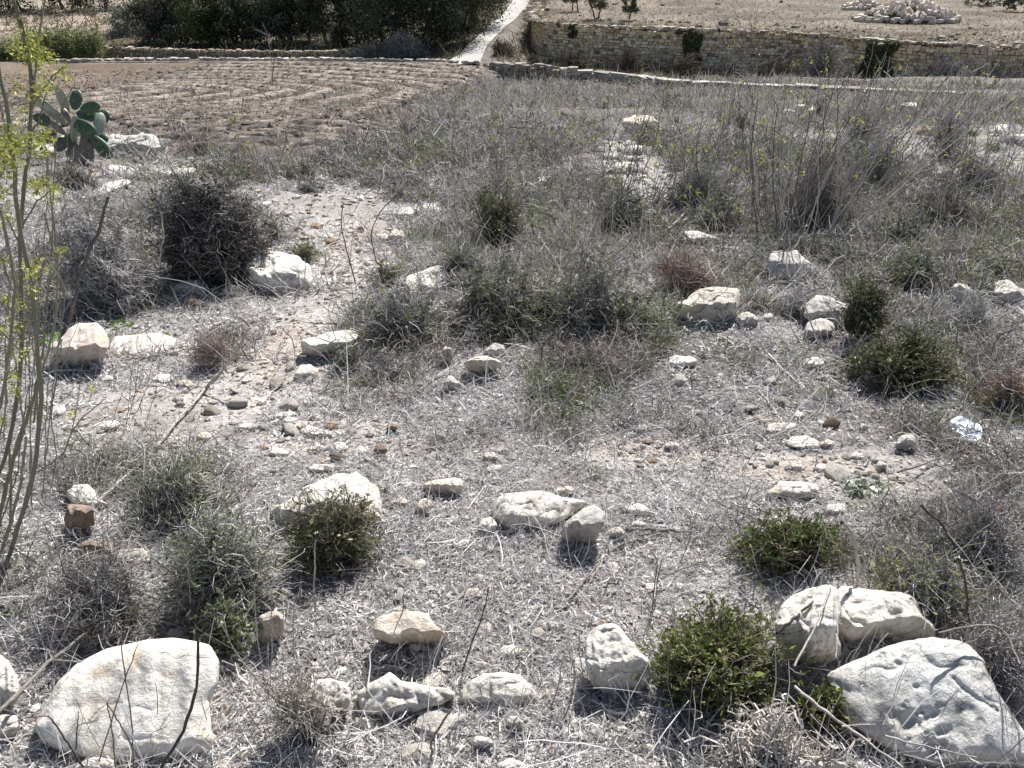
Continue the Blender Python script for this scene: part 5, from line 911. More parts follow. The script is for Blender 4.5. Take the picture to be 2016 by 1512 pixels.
stick('um', [(390, 668), (520, 672), (660, 662)], 1.5, 'straight pale stalk lying right of the tan path rock', PL, 'ground', .12)
stick('um', [(1570, 1390), (1540, 1250), (1525, 1120)], 2.0, 'pale stalk right of the propped tan rock', PL, 'up')
stick('um', [(1365, 1120), (1600, 1120), (1900, 1118)], 1.4, 'level pale stalk lying along the lower centre brush', PL, 'ground', .2)
stick('ur', [(215, 615), (450, 620), (600, 608), (750, 635)], 1.8, 'long white stalk fallen over the olive bush', PL, 'ground', .25)
stick('ur', [(0, 580), (120, 460), (190, 390)], 1.8, 'pale slanting stalk left of the long white fallen stalk', PL, 'ground', .3, extra=[([(60, 540), (350, 440), (600, 360)], 1.4)])
stick('ur', [(1000, 720), (998, 650), (1020, 600)], 2.2, 'white hooked twig behind the double-topped boulder', PL, 'up')
stick('ur', [(1640, 670), (1800, 655), (2030, 650)], 1.6, 'pale stalk lying level near the right edge', PL, 'ground', .25)
stick('ur', [(710, 870), (840, 930), (1000, 985)], 1.6, 'thin pale twig over the grey rock trio', PL, 'ground', .3, extra=[([(560, 1010), (650, 930), (750, 840)], 1.2)])
stick('tr', [(770, 660), (800, 610), (860, 585), (905, 560)], 1.4, 'white bent stalk over the upright dark grey rock', PL, 'ground', .5)
# ---------------------------------------------------------------- tall weed at the left edge
wz = 2.35; wb = gp(20, 1120); WY = float(wb[1]); wd = empty('tall_weed', wb); tag(wd, 'tall green-stemmed weed with yellow-green leaf tufts at the left edge', 'weed')
STM = [([(-10, 1180), (8, 1130), (35, 1047), (48, 990), (70, 940), (72, 850), (86, 790), (76, 710), (68, 610), (60, 540), (38, 455), (28, 350), (22, 260), (8, 180), (-5, 120)], 7.5, 0),
       ([(-30, 1010), (0, 930), (22, 860), (40, 740), (45, 600), (38, 480), (42, 400), (56, 300), (62, 210), (62, 130), (45, 60), (22, -20)], 6, .12), ([(-5, 1050), (28, 890), (70, 770), (104, 660), (116, 560), (108, 440), (92, 350), (96, 300)], 4, .25),
       ([(-30, 900), (0, 800), (18, 700), (30, 560), (10, 450), (-10, 380)], 5, -.1), ([(62, 225), (75, 80), (89, -10)], 3.2, .12), ([(50, 75), (36, 20), (20, -15)], 2.5, .12), ([(76, 929), (125, 894), (142, 849), (167, 815), (208, 785)], 2.4, .05),
       ([(142, 849), (150, 810), (165, 700)], 1.5, .05), ([(60, 215), (95, 160), (125, 130)], 2.6, .12), ([(42, 290), (75, 240), (90, 190), (110, 150)], 2.2, .1), ([(38, 455), (70, 400), (100, 375)], 2.6, 0), ([(65, 560), (95, 510), (120, 500)], 2, 0),
       ([(20, 560), (0, 500), (-20, 470)], 2.5, .1), ([(38, 480), (15, 430), (0, 420)], 2.4, .12), ([(116, 700), (100, 820), (112, 900), (100, 960)], 2.0, .3), ([(10, 720), (40, 660), (48, 600)], 2, .1), ([(0, 350), (20, 300), (15, 240)], 2.5, 0), ([(-20, 130), (10, 250), (25, 330)], 2.8, .15), ([(-30, 1150), (0, 1010), (28, 900), (62, 800), (80, 730)], 7, .15), ([(-20, 1180), (12, 1060), (40, 960), (52, 860)], 6, .1), ([(10, 1140), (22, 1000), (18, 880), (40, 760), (48, 640)], 4.5, .2), ([(5, 440), (35, 560), (62, 650), (70, 740)], 3, .2), ([(88, 420), (118, 545), (118, 640), (120, 700)], 2.2, .3), ([(-10, 640), (40, 690), (62, 735)], 3, .1)]
for k_ in range(16):
    x0_ = RS.uniform(-30, 95); x1_ = x0_+RS.normal(18, 28); y0_ = RS.uniform(700, 1080); y1_ = y0_-RS.uniform(180, 520); STM.append(([(x0_, y0_), ((x0_+x1_)/2+RS.normal(0, 8), (y0_+y1_)/2), (x1_, y1_), (x1_+RS.normal(12, 16), y1_-60)], RS.uniform(1.0, 2.8), RS.uniform(-.1, .5)))
Vs, Fs, Cs, o_ = [], [], [], 0
for pl, rp, dz in STM:
    p = np.array(pl, float); q = catmull(p, 30)[::1]; q = np.c_[q, vz(q[:, 1], WY+dz)]; W = P3(q[:, 0], q[:, 1], q[:, 2]); W = W+RS.normal(0, .0012, W.shape)
    r = rp*.58*(wz+dz)/F_PX*np.linspace(1.15, .7, 30)*(1+.15*(np.arange(30) % 6 == 0)); v, f = tubes(W[None], r[None], 7); Vs.append(v); Fs.append(f+o_); o_ += len(v)
    tcl = np.linspace(0, 1, 30)[:, None]; cc = np.array([.30, .26, .20])*(1-tcl)+np.array([.30, .30, .21])*tcl; cc = cc*RS.uniform(.75, 1.15); Cs.append(rep(cc, 7))
mk('stems', np.concatenate(Vs), np.concatenate(Fs), M['stem'], np.concatenate(Cs), wd, wb, smooth=True)
TUF = [(55, 80, 28), (72, 110, 24), (45, 108, 20), (62, 95, 18), (30, 275, 34), (62, 275, 24), (18, 290, 34), (12, 330, 24), (95, 375, 24), (72, 362, 16), (110, 372, 12), (20, 440, 20), (2, 385, 22), (50, 520, 14), (62, 538, 14), (4, 515, 14), (30, 640, 16), (45, 700, 20), (60, 572, 16), (22, 745, 16), (122, 138, 16), (85, 165, 18), (72, 190, 16), (40, 600, 14), (10, 655, 16), (28, 770, 12), (6, 830, 14), (178, 768, 8), (140, 155, 7), (142, 815, 9), (38, 170, 14), (118, 495, 10), (70, 520, 12), (90, 262, 14), (40, 215, 14), (12, 590, 12), (78, 128, 22), (25, 95, 14), (92, 118, 16), (0, 270, 24), (75, 300, 18), (88, 530, 10)]
Ps, Ls = [], []
for px, py, rp in TUF:
    n = int(rp*rp*.2)+16; dz = RS.choice([s[2] for s in STM[:5]])+RS.normal(0, .04, n); a = RS.normal(0, rp*.62, (n, 2))*np.array([1, .75]); a = a+RS.normal(0, rp*.35, 2)*(RS.uniform(0, 1, (n, 1)) < .5)
    Ps.append(P3(px+a[:, 0], py+a[:, 1], vz(py+a[:, 1], WY+dz))); Ls.append(np.full(n, .0095)*np.exp(RS.normal(0, .35, n)))
Ps, Ls = np.concatenate(Ps), np.concatenate(Ls); V, F_ = leafquads(Ps, Ls, Ls*.45, up=.1)
mk('foliage', V, F_, M['leaf'], rep(palette(len(Ps), [(.31, .34, .08), (.42, .43, .11), (.20, .24, .05), (.50, .47, .16)], None, .2), 4), wd, wb)
# ---------------------------------------------------------------- thin wild fennel stalks on the slope
def stalks(base, spread, tops, n, label, leafn=10, rp=1.1, colr=((.56, .53, .49), (.42, .395, .37), (.26, .24, .225), (.15, .135, .125)), seed=0, name='dry_fennel', zr=.06, grn=((.40, .42, .10), (.30, .33, .08), (.5, .5, .15))):
    rs = np.random.RandomState(seed+500); bx, by = base; Z0 = gz(bx, by); b = P3(bx, by, Z0); root = empty(name, b); tag(root, label, 'weed', 'thin dry fennel clumps on the slope')
    K = 9; P = np.zeros((n, K, 3)); 
    for i in range(n):
        x0 = bx+rs.normal(0, spread[0]*.5); y0 = by+rs.normal(0, spread[1]*.5); Zb = gz(x0, y0)
        x1, y1 = rs.uniform(tops[0], tops[2]), rs.uniform(tops[1], tops[3]); f = (x1-tops[0])/(tops[2]-tops[0]+1e-6)-.5
        x0 += f*spread[0]; t = np.linspace(0, 1, K); bow = rs.normal(0, 9); Yb = Zb*(FW[1]+UPV[1]*(756-y0)/F_PX); yy_ = y0+(y1-y0)*t
        P[i] = P3(x0+(x1-x0)*t+bow*np.sin(t*math.pi)+rs.normal(0, 1.2, K), yy_, vz(yy_, Yb*(1+rs.normal(0, zr)*t)))
    r = .85*rp*Z0/F_PX*rs.uniform(.6, 1.3, (n, 1))*np.linspace(1, .5, K)[None]; V1, F1 = tubes(P, r, 4); C1 = rep(palette(n, colr, None, .15, rs), K*4)
    m = n*3; i = rs.randint(0, n, m); k = rs.randint(3, K, m); s = P[i, k]; L = rs.uniform(.03, .1, m)*Z0/7*1.5
    d = nrm(np.c_[rs.normal(0, .8, (m, 2)), rs.uniform(.4, 1.4, m)]); B = np.stack([s, s+d*L[:, None]*.5, s+d*L[:, None]+np.array([0, 0, .01])], 1); V2, F2 = tubes(B, np.full((m, 3), .5)*rp*Z0/F_PX, 3)
    mk('stems', np.concatenate([V1, V2]), np.concatenate([F1, F2+len(V1)]), M['twig'], np.concatenate([C1, rep(palette(m, colr, None, .15, rs), 9)]), root, b)
    if leafn:
        q = n*leafn; tsel = rs.randint(0, max(1, int(m*.35)), q); c = B[tsel, 2]+rs.normal(0, 3.2*Z0/F_PX, (q, 3)); l = 4.2*Z0/F_PX*np.exp(rs.normal(0, .3, q)); V, F_ = leafquads(c, l, l*.45, rs)
        mk('foliage', V, F_, M['leaf'], rep(palette(q, grn, None, .2, rs), 4), root, b)
st_ = stalks
st_((1560, 470), (110, 40), (1440, 110, 1800, 320), 52, 'tallest clump of dry fennel stalks leaning right at upper right', 12, 1.3, seed=1)
st_((1620, 480), (60, 30), (1700, 80, 1960, 260), 24, 'strongly slanting fennel stalks crossing the climbing bush', 8, 1.3, seed=2, colr=((.5, .46, .41), (.36, .33, .3)))
st_((1225, 400), (50, 30), (1185, 190, 1300, 300), 12, 'sparse dark fennel stalks left of the brown-fronted rock', 10, 1.2, seed=3, colr=((.24, .22, .2), (.34, .31, .28)))
st_((1330, 400), (100, 30), (1270, 170, 1470, 300), 40, 'fennel stalks with yellow tips in front of the brown-fronted rock', 14, 1.1, seed=4)
st_((1700, 340), (100, 30), (1690, 60, 1960, 220), 28, 'pale fennel stalks reaching over the low field wall at right', 6, 1.0, seed=5)
st_((1900, 440), (90, 40), (1900, 100, 2080, 300), 24, 'long pale stalks leaning out of the right edge of the photo', 8, 1.2, seed=6, colr=((.5, .46, .41), (.36, .33, .3)))
st_((1440, 330), (60, 20), (1420, 0, 1510, 130), 11, 'reddish-grey stalks rising in front of the big terrace wall', 3, .9, seed=7, colr=((.36, .29, .26), (.28, .23, .21)))
st_((1005, 350), (50, 20), (960, 225, 1060, 290), 9, 'thin stalks with yellow tips above the mound at centre', 12, .8, seed=8)
st_((820, 405), (50, 16), (780, 300, 870, 360), 8, 'short yellow-tipped stalks by the upper path', 12, .8, seed=9)
st_((480, 345), (40, 20), (440, 250, 520, 300), 10, 'yellow-green weed stalks at the dark furrow strip', 22, .8, seed=10, grn=((.34, .34, .1), (.26, .27, .08)))
st_((1400, 470), (60, 20), (1330, 320, 1480, 400), 14, 'grey-green stalks in front of the olive bush', 12, 1.0, seed=11)
st_((1040, 262), (10, 6), (1034, 214, 1046, 222), 1, 'dark-headed dry stalk standing alone on the far slope', 16, 1.6, seed=12, colr=((.12, .1, .09), (.15, .12, .1)), grn=((.06, .05, .045), (.09, .07, .06)))
st_((350, 275), (16, 5), (320, 200, 380, 240), 12, 'few straw stalks at the near edge of the ploughed field', 3, .8, seed=13)
st_((545, 170), (14, 6), (525, 70, 550, 110), 4, 'grey forked stalks before the shaded dry stone wall', 3, 1.0, seed=14)
st_((650, 560), (120, 30), (600, 380, 740, 440), 5, 'few wiry stalks beside the bare path', 2, 1.0, seed=15, colr=((.2, .17, .15), (.3, .27, .25)))
st_((1880, 620), (60, 20), (1840, 470, 1960, 560), 10, 'thin grey stalks standing over the tan flat-topped rock', 4, 1.0, seed=16)
st_((300, 820), (160, 40), (250, 640, 420, 740), 8, 'thin twiggy stalks on the open litter at left', 1, 1.0, seed=17, colr=((.26, .23, .21), (.36, .32, .29)))
st_((1500, 420), (160, 40), (1500, 160, 1720, 300), 30, 'grey stalk clump between the yellow-tipped fennel and the tallest clump', 8, 1.0, seed=19)
st_((1760, 430), (140, 40), (1760, 190, 1980, 330), 30, 'thin dark stalk clump right of the tallest fennel clump', 7, 1.0, seed=20, colr=((.4, .37, .34), (.26, .24, .22), (.15, .135, .125)))
st_((1180, 330), (120, 30), (1120, 190, 1290, 270), 16, 'thin pale stalks behind the upper rock scatter', 8, .9, seed=21)
st_((1850, 300), (120, 30), (1830, 130, 2040, 220), 20, 'far thin stalks in front of the right end of the big wall', 4, .9, seed=22)
st_((1130, 330), (80, 20), (1080, 240, 1180, 290), 9, 'yellow-tipped stalks left of the upper rock scatter', 14, .8, seed=18)
# ---------------------------------------------------------------- low scrub cover between the named bushes (too many tufts to count)
BRUSH = [ell(*e) for e in [(1100, 560, 280, 130), (1650, 400, 380, 110), (1500, 560, 130, 60), (1250, 400, 150, 60), (200, 500, 170, 150), (1900, 430, 160, 160), (1800, 560, 260, 80), (900, 300, 260, 50), (960, 640, 320, 60), (1950, 1010, 130, 220), (150, 1130, 190, 120), (1850, 1170, 220, 80), (650, 330, 220, 30), (1400, 330, 220, 70), (1150, 730, 220, 50), (430, 690, 60, 50), (330, 950, 160, 60), (1600, 1050, 200, 60), (1480, 540, 260, 110), (1750, 600, 300, 130), (830, 620, 160, 90), (1300, 650, 200, 60), (1000, 460, 160, 60), (1250, 500, 200, 80)]]
RBA = np.array(ROCKBASE)
def rockfree(x, y, m):
    ok = np.ones(x.shape, bool)
    for bx, by, L in RBA: ok &= ~((np.abs(x-bx) < .5*L+m) & (y < by+.3*L) & (y > by-.5*L-m-.03*by))
    return ok
rs = np.random.RandomState(123); nt_ = 15000; x, y, r = samp(nt_, 2.2, 46, 1.5, 42, rs)
bm_ = np.zeros(nt_)
for e in BRUSH: bm_ = np.maximum(bm_, emask(e, x, y, .8, .3*fbm(x*1.2, y*1.2, 2, 3)))
_, bb = groundcol(x, y)
k = (rs.uniform(0, 1, nt_) < (.07+.85*bm_)*np.clip(1-1.1*bb, 0, 1))*(~inpoly(FLDW, x, y))*(y < 46)*rockfree(x, y, .1); x, y, r, bm_ = x[k], y[k], r[k], bm_[k]; nt_ = len(x); print('tufts', nt_)
rad = np.clip(.014*r, .09, np.where((x > 1.0) & (y > 4.5) & (y < 14), .36, .24))*np.exp(rs.normal(0, .4, nt_))*(.8+.4*bm_); hgt = rad*np.exp(rs.normal(.05, .35, nt_)); per = 80; n = nt_*per; i = np.repeat(np.arange(nt_), per)
d = nrm(np.c_[rs.normal(size=(n, 2)), np.abs(rs.normal(.4, .7, n))]); q = rs.uniform(.1, 1.0, n)
s = np.c_[x[i]+rs.normal(0, .45, n)*rad[i], y[i]+rs.normal(0, .45, n)*rad[i], np.zeros(n)]; s[:, 2] = H(s[:, 0], s[:, 1])+.75*hgt[i]*rs.uniform(0, 1, n)*q
L = rad[i]*rs.uniform(.3, .85, n); P = np.zeros((n, 4, 3)); P[:, 0] = s; dd = d
for j in range(1, 4): dd = nrm(dd+rs.normal(0, .42, (n, 3))); P[:, j] = P[:, j-1]+dd*(L/3)[:, None]
P[..., 2] = np.maximum(P[..., 2], s[:, None, 2]-.02)
tp = rs.choice(4, nt_, p=[.32, .16, .30, .22]); pals = [GREY, FARP, BRN+GREY[1:], GRG+GREY[1:2]]; C = np.zeros((n, 3))
for t in range(4):
    m_ = tp[i] == t; C[m_] = palette(m_.sum(), pals[t], None, .25, rs)
V, F_ = ribbons(P, (np.maximum(.0015, .00055*r[i])*rs.uniform(.6, 1.3, n))[:, None]*np.array([1, .9, .75, .5])[None], rs)
o = mk('low_scrub', V, F_, M['strand'], rep(C, 8)); tag(o, kind='stuff')
# ---------------------------------------------------------------- prickly pear
pz = gz(165, 322); pb = gp(165, 318); pr = empty('prickly_pear', pb); tag(pr, 'prickly pear cactus with dark green pads growing on pale rock at left', 'cactus')
def pad(cx, cy, a, b, ang, tilt, yaw, dz, colr):
    """ellipsoid pad: centre in the window at (60,160), half sizes along and across the picture angle"""
    a, b = a*1.16, b*1.18; px, py = 60+cx/9.45, 160+cy/9.45; Z = pz+dz; s = Z/F_PX/9.45; c = P3(px, py, Z); u_ = np.array([1.0, 0, 0]); n0 = -FW
    A = math.radians(ang); ax = u_*math.sin(A)+UPV*math.cos(A); bx = u_*math.cos(A)-UPV*math.sin(A)
    n = nrm(n0+bx*math.tan(R(yaw))+ax*math.tan(R(tilt))); ax = nrm(ax-n*(ax@n)); bx = np.cross(n, ax); ca, cb = max(.3, math.cos(R(tilt))), max(.3, math.cos(R(yaw)))
    th = np.linspace(0, 2*math.pi, 28, endpoint=False); ph = np.linspace(-math.pi/2, math.pi/2, 13); T, P_ = np.meshgrid(th, ph); r = np.cos(P_)**.75; w = np.sin(P_)
    egg = 1+.16*np.sin(T)
    x = r*np.cos(T)*b*s/cb*egg; y = r*np.sin(T)*a*s/ca; z = w*.022*(1+.12*np.sin(T))
    V = c+x[..., None]*bx+y[..., None]*ax+z[..., None]*n
    i = np.arange(12)[:, None]*28; j = np.arange(28)[None]; j2 = (j+1) % 28; F_ = np.stack([i+j, i+j2, i+28+j2, i+28+j], -1).reshape(-1, 4)
    o = mk('pad', V, F_, M['pad'], np.tile(np.array(colr), (V.size//3, 1)), pr, pb, smooth=True)
m, nt, nd, lk = newmat('cactus_skin'); a_ = N_(nt, 'ShaderNodeAttribute', attribute_name='col'); tc = nd.new('ShaderNodeTexCoord'); vo = N_(nt, 'ShaderNodeTexVoronoi'); vo.inputs['Scale'].default_value = 32; lk.new(tc.outputs['Object'], vo.inputs['Vector'])
dt = ramp(nt, vo.outputs['Distance'], [(.10, (1, 1, 1)), (.24, (0, 0, 0))]).outputs[0]; c = mixc(nt, dt, a_.outputs['Color'], (.42, .42, .35)); n1 = noise(nt, tc.outputs['Object'], 14); c = mixc(nt, .5, c, ramp(nt, n1, [(.35, (.6, .6, .6)), (.65, (1.3, 1.3, 1.2))]).outputs[0], 'MULTIPLY')
finish(nt, c, bump(nt, dt, .5, .004), .42, .5); M['pad'] = m
GP, BP, LITP = (.075, .118, .062), (.22, .18, .14), (.30, .33, .27)  # the pale last tone paints sunlight onto the pads that look brightly lit
for q in [(1010, 1230, 300, 80, 8, 0, 20, 0, BP), (1090, 1300, 190, 90, -20, 0, -25, .02, BP), (800, 1300, 140, 90, 60, 0, 10, .03, (.11, .10, .08)), (605, 380, 150, 72, -12, -55, 15, .06, LITP), (845, 350, 172, 95, 5, 5, 8, .05, GP), (1110, 490, 165, 95, 78, 0, 5, .03, GP), (370, 550, 215, 88, -30, -40, -20, .05, LITP), (210, 710, 150, 95, 112, 5, 0, .0, (.10, .115, .075)), (325, 1030, 130, 105, 60, 10, 5, -.02, (.10, .11, .07)),
          (965, 640, 105, 92, 10, 5, 10, .08, GP), (1150, 660, 100, 75, 70, 5, -10, .08, GP), (1355, 660, 125, 105, -15, 5, 5, .06, GP), (1290, 790, 185, 72, 8, 10, 35, .0, LITP), (1000, 870, 225, 118, 124, 5, 0, -.06, GP), (815, 890, 145, 42, -12, -50, 50, -.03, LITP), (1320, 1220, 240, 100, 140, 5, -8, -.05, GP), (1345, 1085, 95, 80, 40, 5, 0, .02, (.06, .13, .06)), (670, 640, 155, 50, -30, 0, 20, .03, BP), (680, 1130, 130, 70, 120, 0, 0, .05, (.11, .12, .09)), (480, 850, 190, 50, 130, 0, 25, .02, BP), (900, 1380, 170, 110, 10, 0, 10, -.03, BP), (1150, 1120, 150, 100, 30, 0, 10, .02, (.09, .12, .07)), (560, 1180, 130, 95, 40, 0, 10, .05, (.10, .11, .08)), (760, 1080, 120, 80, -20, 0, 20, .04, GP)]: pad(*q)
# ---------------------------------------------------------------- leafy small plants
def leafy(zt, boxes, n, ll, cols, label, name, cat, lift=.03, wr=.7):
    rs = np.random.RandomState(n); Pn = []
    for (x0, y0, x1, y1) in boxes:
        p = zc(zt, [(x0, y0), (x1, y1)]); m = n//len(boxes)
        for _ in range(m):
            px, py = rs.uniform(p[0, 0], p[1, 0]), rs.uniform(p[0, 1], p[1, 1]); Pn.append(P3(px, py, gz(px, py)-lift*rs.uniform(.3, 1.3)))
    Pn = np.array(Pn); Z = np.linalg.norm(Pn-CAM, axis=1).mean(); k = len(Pn); l = ll/2.88*Z/F_PX*np.exp(rs.normal(0, .25, k)); d = nrm(rs.normal(size=(k, 3))*np.array([1, 1, .5])); sd_ = nrm(np.cross(d, nrm(rs.normal(size=(k, 3))*.5+np.array([0, -.3, 1]))))
    tt = np.linspace(0, 2*math.pi, 8, endpoint=False); V = Pn[:, None]+(np.cos(tt)[None, :, None]*d[:, None]*.5+np.sin(tt)[None, :, None]*sd_[:, None]*.5*wr)*l[:, None, None]
    F_ = np.arange(k*8).reshape(-1, 8); b = Pn.mean(0)
    root = empty(name, b); tag(root, label, cat); mk('foliage', V.reshape(-1, 3), F_, M['leaf'], rep(palette(k, cols, None, .2, rs), 8), root, b)
    st = np.stack([Pn, Pn*.6+(b+rs.normal(0, .05, Pn.shape))*.4-np.array([0, 0, .02]), b*.5+Pn*.5-np.array([0, 0, .06])], 1); V, F_ = tubes(st, np.full((k, 3), .0016*Z/4), 3); mk('stems', V, F_, M['twig'], rep(palette(k, [(.2, .2, .1)], None, .2, rs), 9), root, b)
leafy('ul', [(590, 1080, 750, 1130), (590, 1120, 680, 1190), (650, 1180, 800, 1200), (860, 1180, 1000, 1210)], 120, 26, [(.13, .22, .04), (.18, .28, .06), (.09, .16, .03)], 'bright green round-leaved creeper behind the pink-white block', 'creeping_plant', 'plant')
leafy('ul', [(210, 1150, 350, 1230)], 50, 34, [(.10, .19, .03), (.14, .24, .05)], 'bright green leafy sprig left of the pink-white block', 'creeping_plant', 'plant')
leafy('ul', [(700, 180, 900, 260)], 90, 18, [(.09, .12, .05), (.12, .15, .07)], 'low green leafy patch on pale bedrock by the prickly pear', 'creeping_plant', 'plant')
leafy('mr', [(1010, 720, 1240, 790)], 46, 44, [(.30, .33, .26), (.22, .25, .19), (.38, .40, .33)], 'flat rosette of grey-green leaves on reddish soil', 'rosette_plant', 'plant', .02)
# ---------------------------------------------------------------- shiny crumpled sheet
p = zc('mr', [(1672, 462)])[0]; c = gp(*p); th = np.linspace(0, 2*math.pi, 40, endpoint=False); rr = np.linspace(.02, 1, 14); T, R_ = np.meshgrid(th, rr)
zx = gz(*p)/F_PX/2.88; X = R_*np.cos(T)*84*zx*(1+.06*np.sin(3*T)); Yv = R_*np.sin(T)*62*zx*1.45; zt_ = .045+.012*fbm(X*16, Yv*16, 2, 3)+.22*Yv
def sheet(dz): return np.stack([c[0]+X, c[1]+Yv, c[2]+zt_+dz], -1).reshape(-1, 3)
V = np.concatenate([sheet(0), sheet(-.004)]); i = np.arange(13)[:, None]*40; j = np.arange(40)[None]; j2 = (j+1) % 40; F1 = np.stack([i+j, i+j2, i+40+j2, i+40+j], -1).reshape(-1, 4)
rm = 13*40+np.arange(40); rm2 = 13*40+(np.arange(40)+1) % 40; cap = np.arange(40)[None]
m, nt, nd, lk = newmat('silver_plastic'); tc = nd.new('ShaderNodeTexCoord'); pc = finish(nt, (.62, .66, .74), bump(nt, noise(nt, tc.outputs['Object'], 30, 3), .5, .01), .3, .6); pc.inputs['Metallic'].default_value = .35; M['foil'] = m
o = mk('plastic_sheet', V, [np.concatenate([F1, F1[:, ::-1]+560, np.stack([rm, rm+560, rm2+560, rm2], -1)]), cap, cap[:, ::-1]+560], M['foil'], None, None, c, smooth=True); tag(o, 'shiny crumpled silver-blue plastic sheet lying at the edge of bush shade', 'plastic sheet')
# ---------------------------------------------------------------- trees beyond the field
def tree(px, Yd, zg, h, w, label, name='evergreen_tree', cols=DKG, nl=9000, ls=.17, seed=1, trunk=.25, dp=None, group=None, cr0=.12, nlump=40, tcol=(.16, .14, .12), lmat='leafdull', multi=1, fill=.35):
    rs = np.random.RandomState(seed+900); d = P3(px, 40, 1.0)-CAM; x = d[0]/d[1]*Yd; b = np.array([x, Yd, zg]); w = w*1.2 if name == 'evergreen_tree' else w; root = empty(name, b); tag(root, label, 'tree', group); dp = dp or w*.85
    Vs, Fs, o_ = [], [], 0; tips = []
    for mI in range(multi):
        t0 = np.array([rs.normal(0, .12*w*(multi > 1)), rs.normal(0, .1*w*(multi > 1)), 0]); hh = h*trunk; K = 6; q = np.linspace(0, 1, K)[:, None]
        top = t0+np.array([rs.normal(0, .06*h), rs.normal(0, .06*h), hh]); P = t0*(1-q)+top*q+rs.normal(0, .012*h, (K, 3))*q; r = np.linspace(1.25, .8, K)*.032*h/multi**.5
        v, f = tubes(P[None], r[None], 7); Vs.append(v); Fs.append(f+o_); o_ += len(v)
        for _ in range(7):
            dd = nrm(np.array([rs.normal(0, 1), rs.normal(0, 1), rs.uniform(.35, 1.5)])); e = top+dd*np.array([w*.4, dp*.4, (h-hh)*.75])*rs.uniform(.5, .95); m_ = (top+e)/2+rs.normal(0, .05*h, 3)
            P = top*(1-q)**2+2*m_*q*(1-q)+e*q*q; v, f = tubes(P[None], (np.linspace(.7, .2, K)*.026*h/multi**.5)[None], 5); Vs.append(v); Fs.append(f+o_); o_ += len(v); tips.append(e)
    V = np.concatenate(Vs)+b; mk('trunk', V, np.concatenate(Fs), M['bark'], np.tile(np.array(tcol), (len(V), 1)), root, b, smooth=True)
    zl = rs.uniform(cr0+.05, .95, nlump); aa = rs.uniform(0, 6.28, nlump); q_ = np.sqrt(rs.uniform(.1, 1, nlump))*np.sqrt(np.clip(1-((zl-cr0-.4*(1-cr0))/(.64*(1-cr0)))**2, .05, 1))*.42; C = np.stack([q_*w*np.cos(aa), q_*dp*np.sin(aa), zl*h], 1); C = np.concatenate([C, np.array(tips)*.9+np.array([0, 0, .04*h])])
    R0 = rs.uniform(.10, .24, len(C))*min(w, h)
    i = rs.randint(0, len(C), nl); dn = nrm(rs.normal(size=(nl, 3))); q = rs.uniform(0, 1, nl)**fill; p = C[i]+dn*(R0[i]*q)[:, None]*np.array([1, 1, .8]); p[:, 2] = np.maximum(p[:, 2], .05*h*rs.uniform(0, 2, nl))
    l = ls*np.exp(rs.normal(0, .3, nl)); V, F_ = leafquads(p+b, l, l*.5, rs, D=nrm(dn+rs.normal(size=(nl, 3))*.8)); tone = (1+.35*rs.normal(size=len(C)))[i][:, None]
    mk('crown', V, F_, M[lmat], rep(np.clip(palette(nl, cols, None, .2, rs)*np.clip(tone, .45, 1.7), .01, .6), 4), root, b); return root
DKT = [(.06, .072, .05), (.085, .097, .065), (.04, .05, .035), (.12, .13, .085)]; GYT = [(.18, .185, .145), (.24, .24, .195), (.12, .125, .095)]
def hz_(x, y): return float(H(np.array([x]), np.array([y]))[0])
def tr(px, Yd, h, w, lab, **k):
    d = P3(px, 40, 1.0)-CAM; return tree(px, Yd, hz_(d[0]/d[1]*Yd, Yd)-.05, h, w, lab, group=k.pop('group', 'dark trees beyond the ploughed field'), **k)
tr(290, 63.5, 3.9, 4.6, 'grey-green bushy tree at the left end of the dark tree row', cols=GYT, seed=1, cr0=.03, multi=3)
tr(345, 64.5, 4.6, 3.4, 'greyish feathery tree second from the left in the dark tree row', cols=GYT+DKT[:1], seed=2, cr0=.03, multi=3)
tr(395, 62.5, 4.0, 3.6, 'green round-headed tree in the dark row, paler than its right neighbours', cols=[(.07, .09, .045), (.09, .11, .05), (.055, .07, .035)], seed=3, cr0=.03, multi=2)
tr(455, 64.5, 4.4, 4.2, 'bushy dull tree just right of the green round-headed tree', cols=DKT+GYT[:1], seed=4, cr0=.03, multi=3)
tr(520, 63.5, 3.8, 3.8, 'low spreading dark tree with bare ground seen below its crown', cols=DKT+GYT[:1], seed=5, cr0=.06, multi=3)
tr(580, 65, 4.3, 4.0, 'dark tree with thin leaning stems left of the densest trees', cols=DKT, seed=6, cr0=.06, multi=3)
tr(640, 64, 4.4, 4.0, 'dense black-green tree, left one of the densest trees', cols=DKT, seed=7, cr0=.02, nl=7000)
tr(700, 64.5, 4.8, 4.4, 'dense black-green tree right above the end of the dry stone wall', cols=DKT[:3], seed=8, cr0=.02, nl=7000)
tr(755, 62, 6.2, 5.0, 'tall black-green tree behind the grey shrub by the lane', cols=DKT[:3], seed=9, cr0=.02, nl=7000)
tr(830, 62, 7.2, 5.4, 'tallest dark tree overhanging the left edge of the lane', cols=DKT[:3], seed=10, cr0=-.03, nl=14000, nlump=100)
tr(885, 65, 8, 5.8, 'dark tree with brownish drooping twigs beside the lane', cols=DKT[:3]+[(.10, .085, .05)], seed=11, cr0=-.03, nl=16000, nlump=110)
tr(935, 73, 8, 5.8, 'dark tree farthest up the left side of the lane', cols=DKT, seed=12, cr0=-.03, nl=14000, nlump=110)
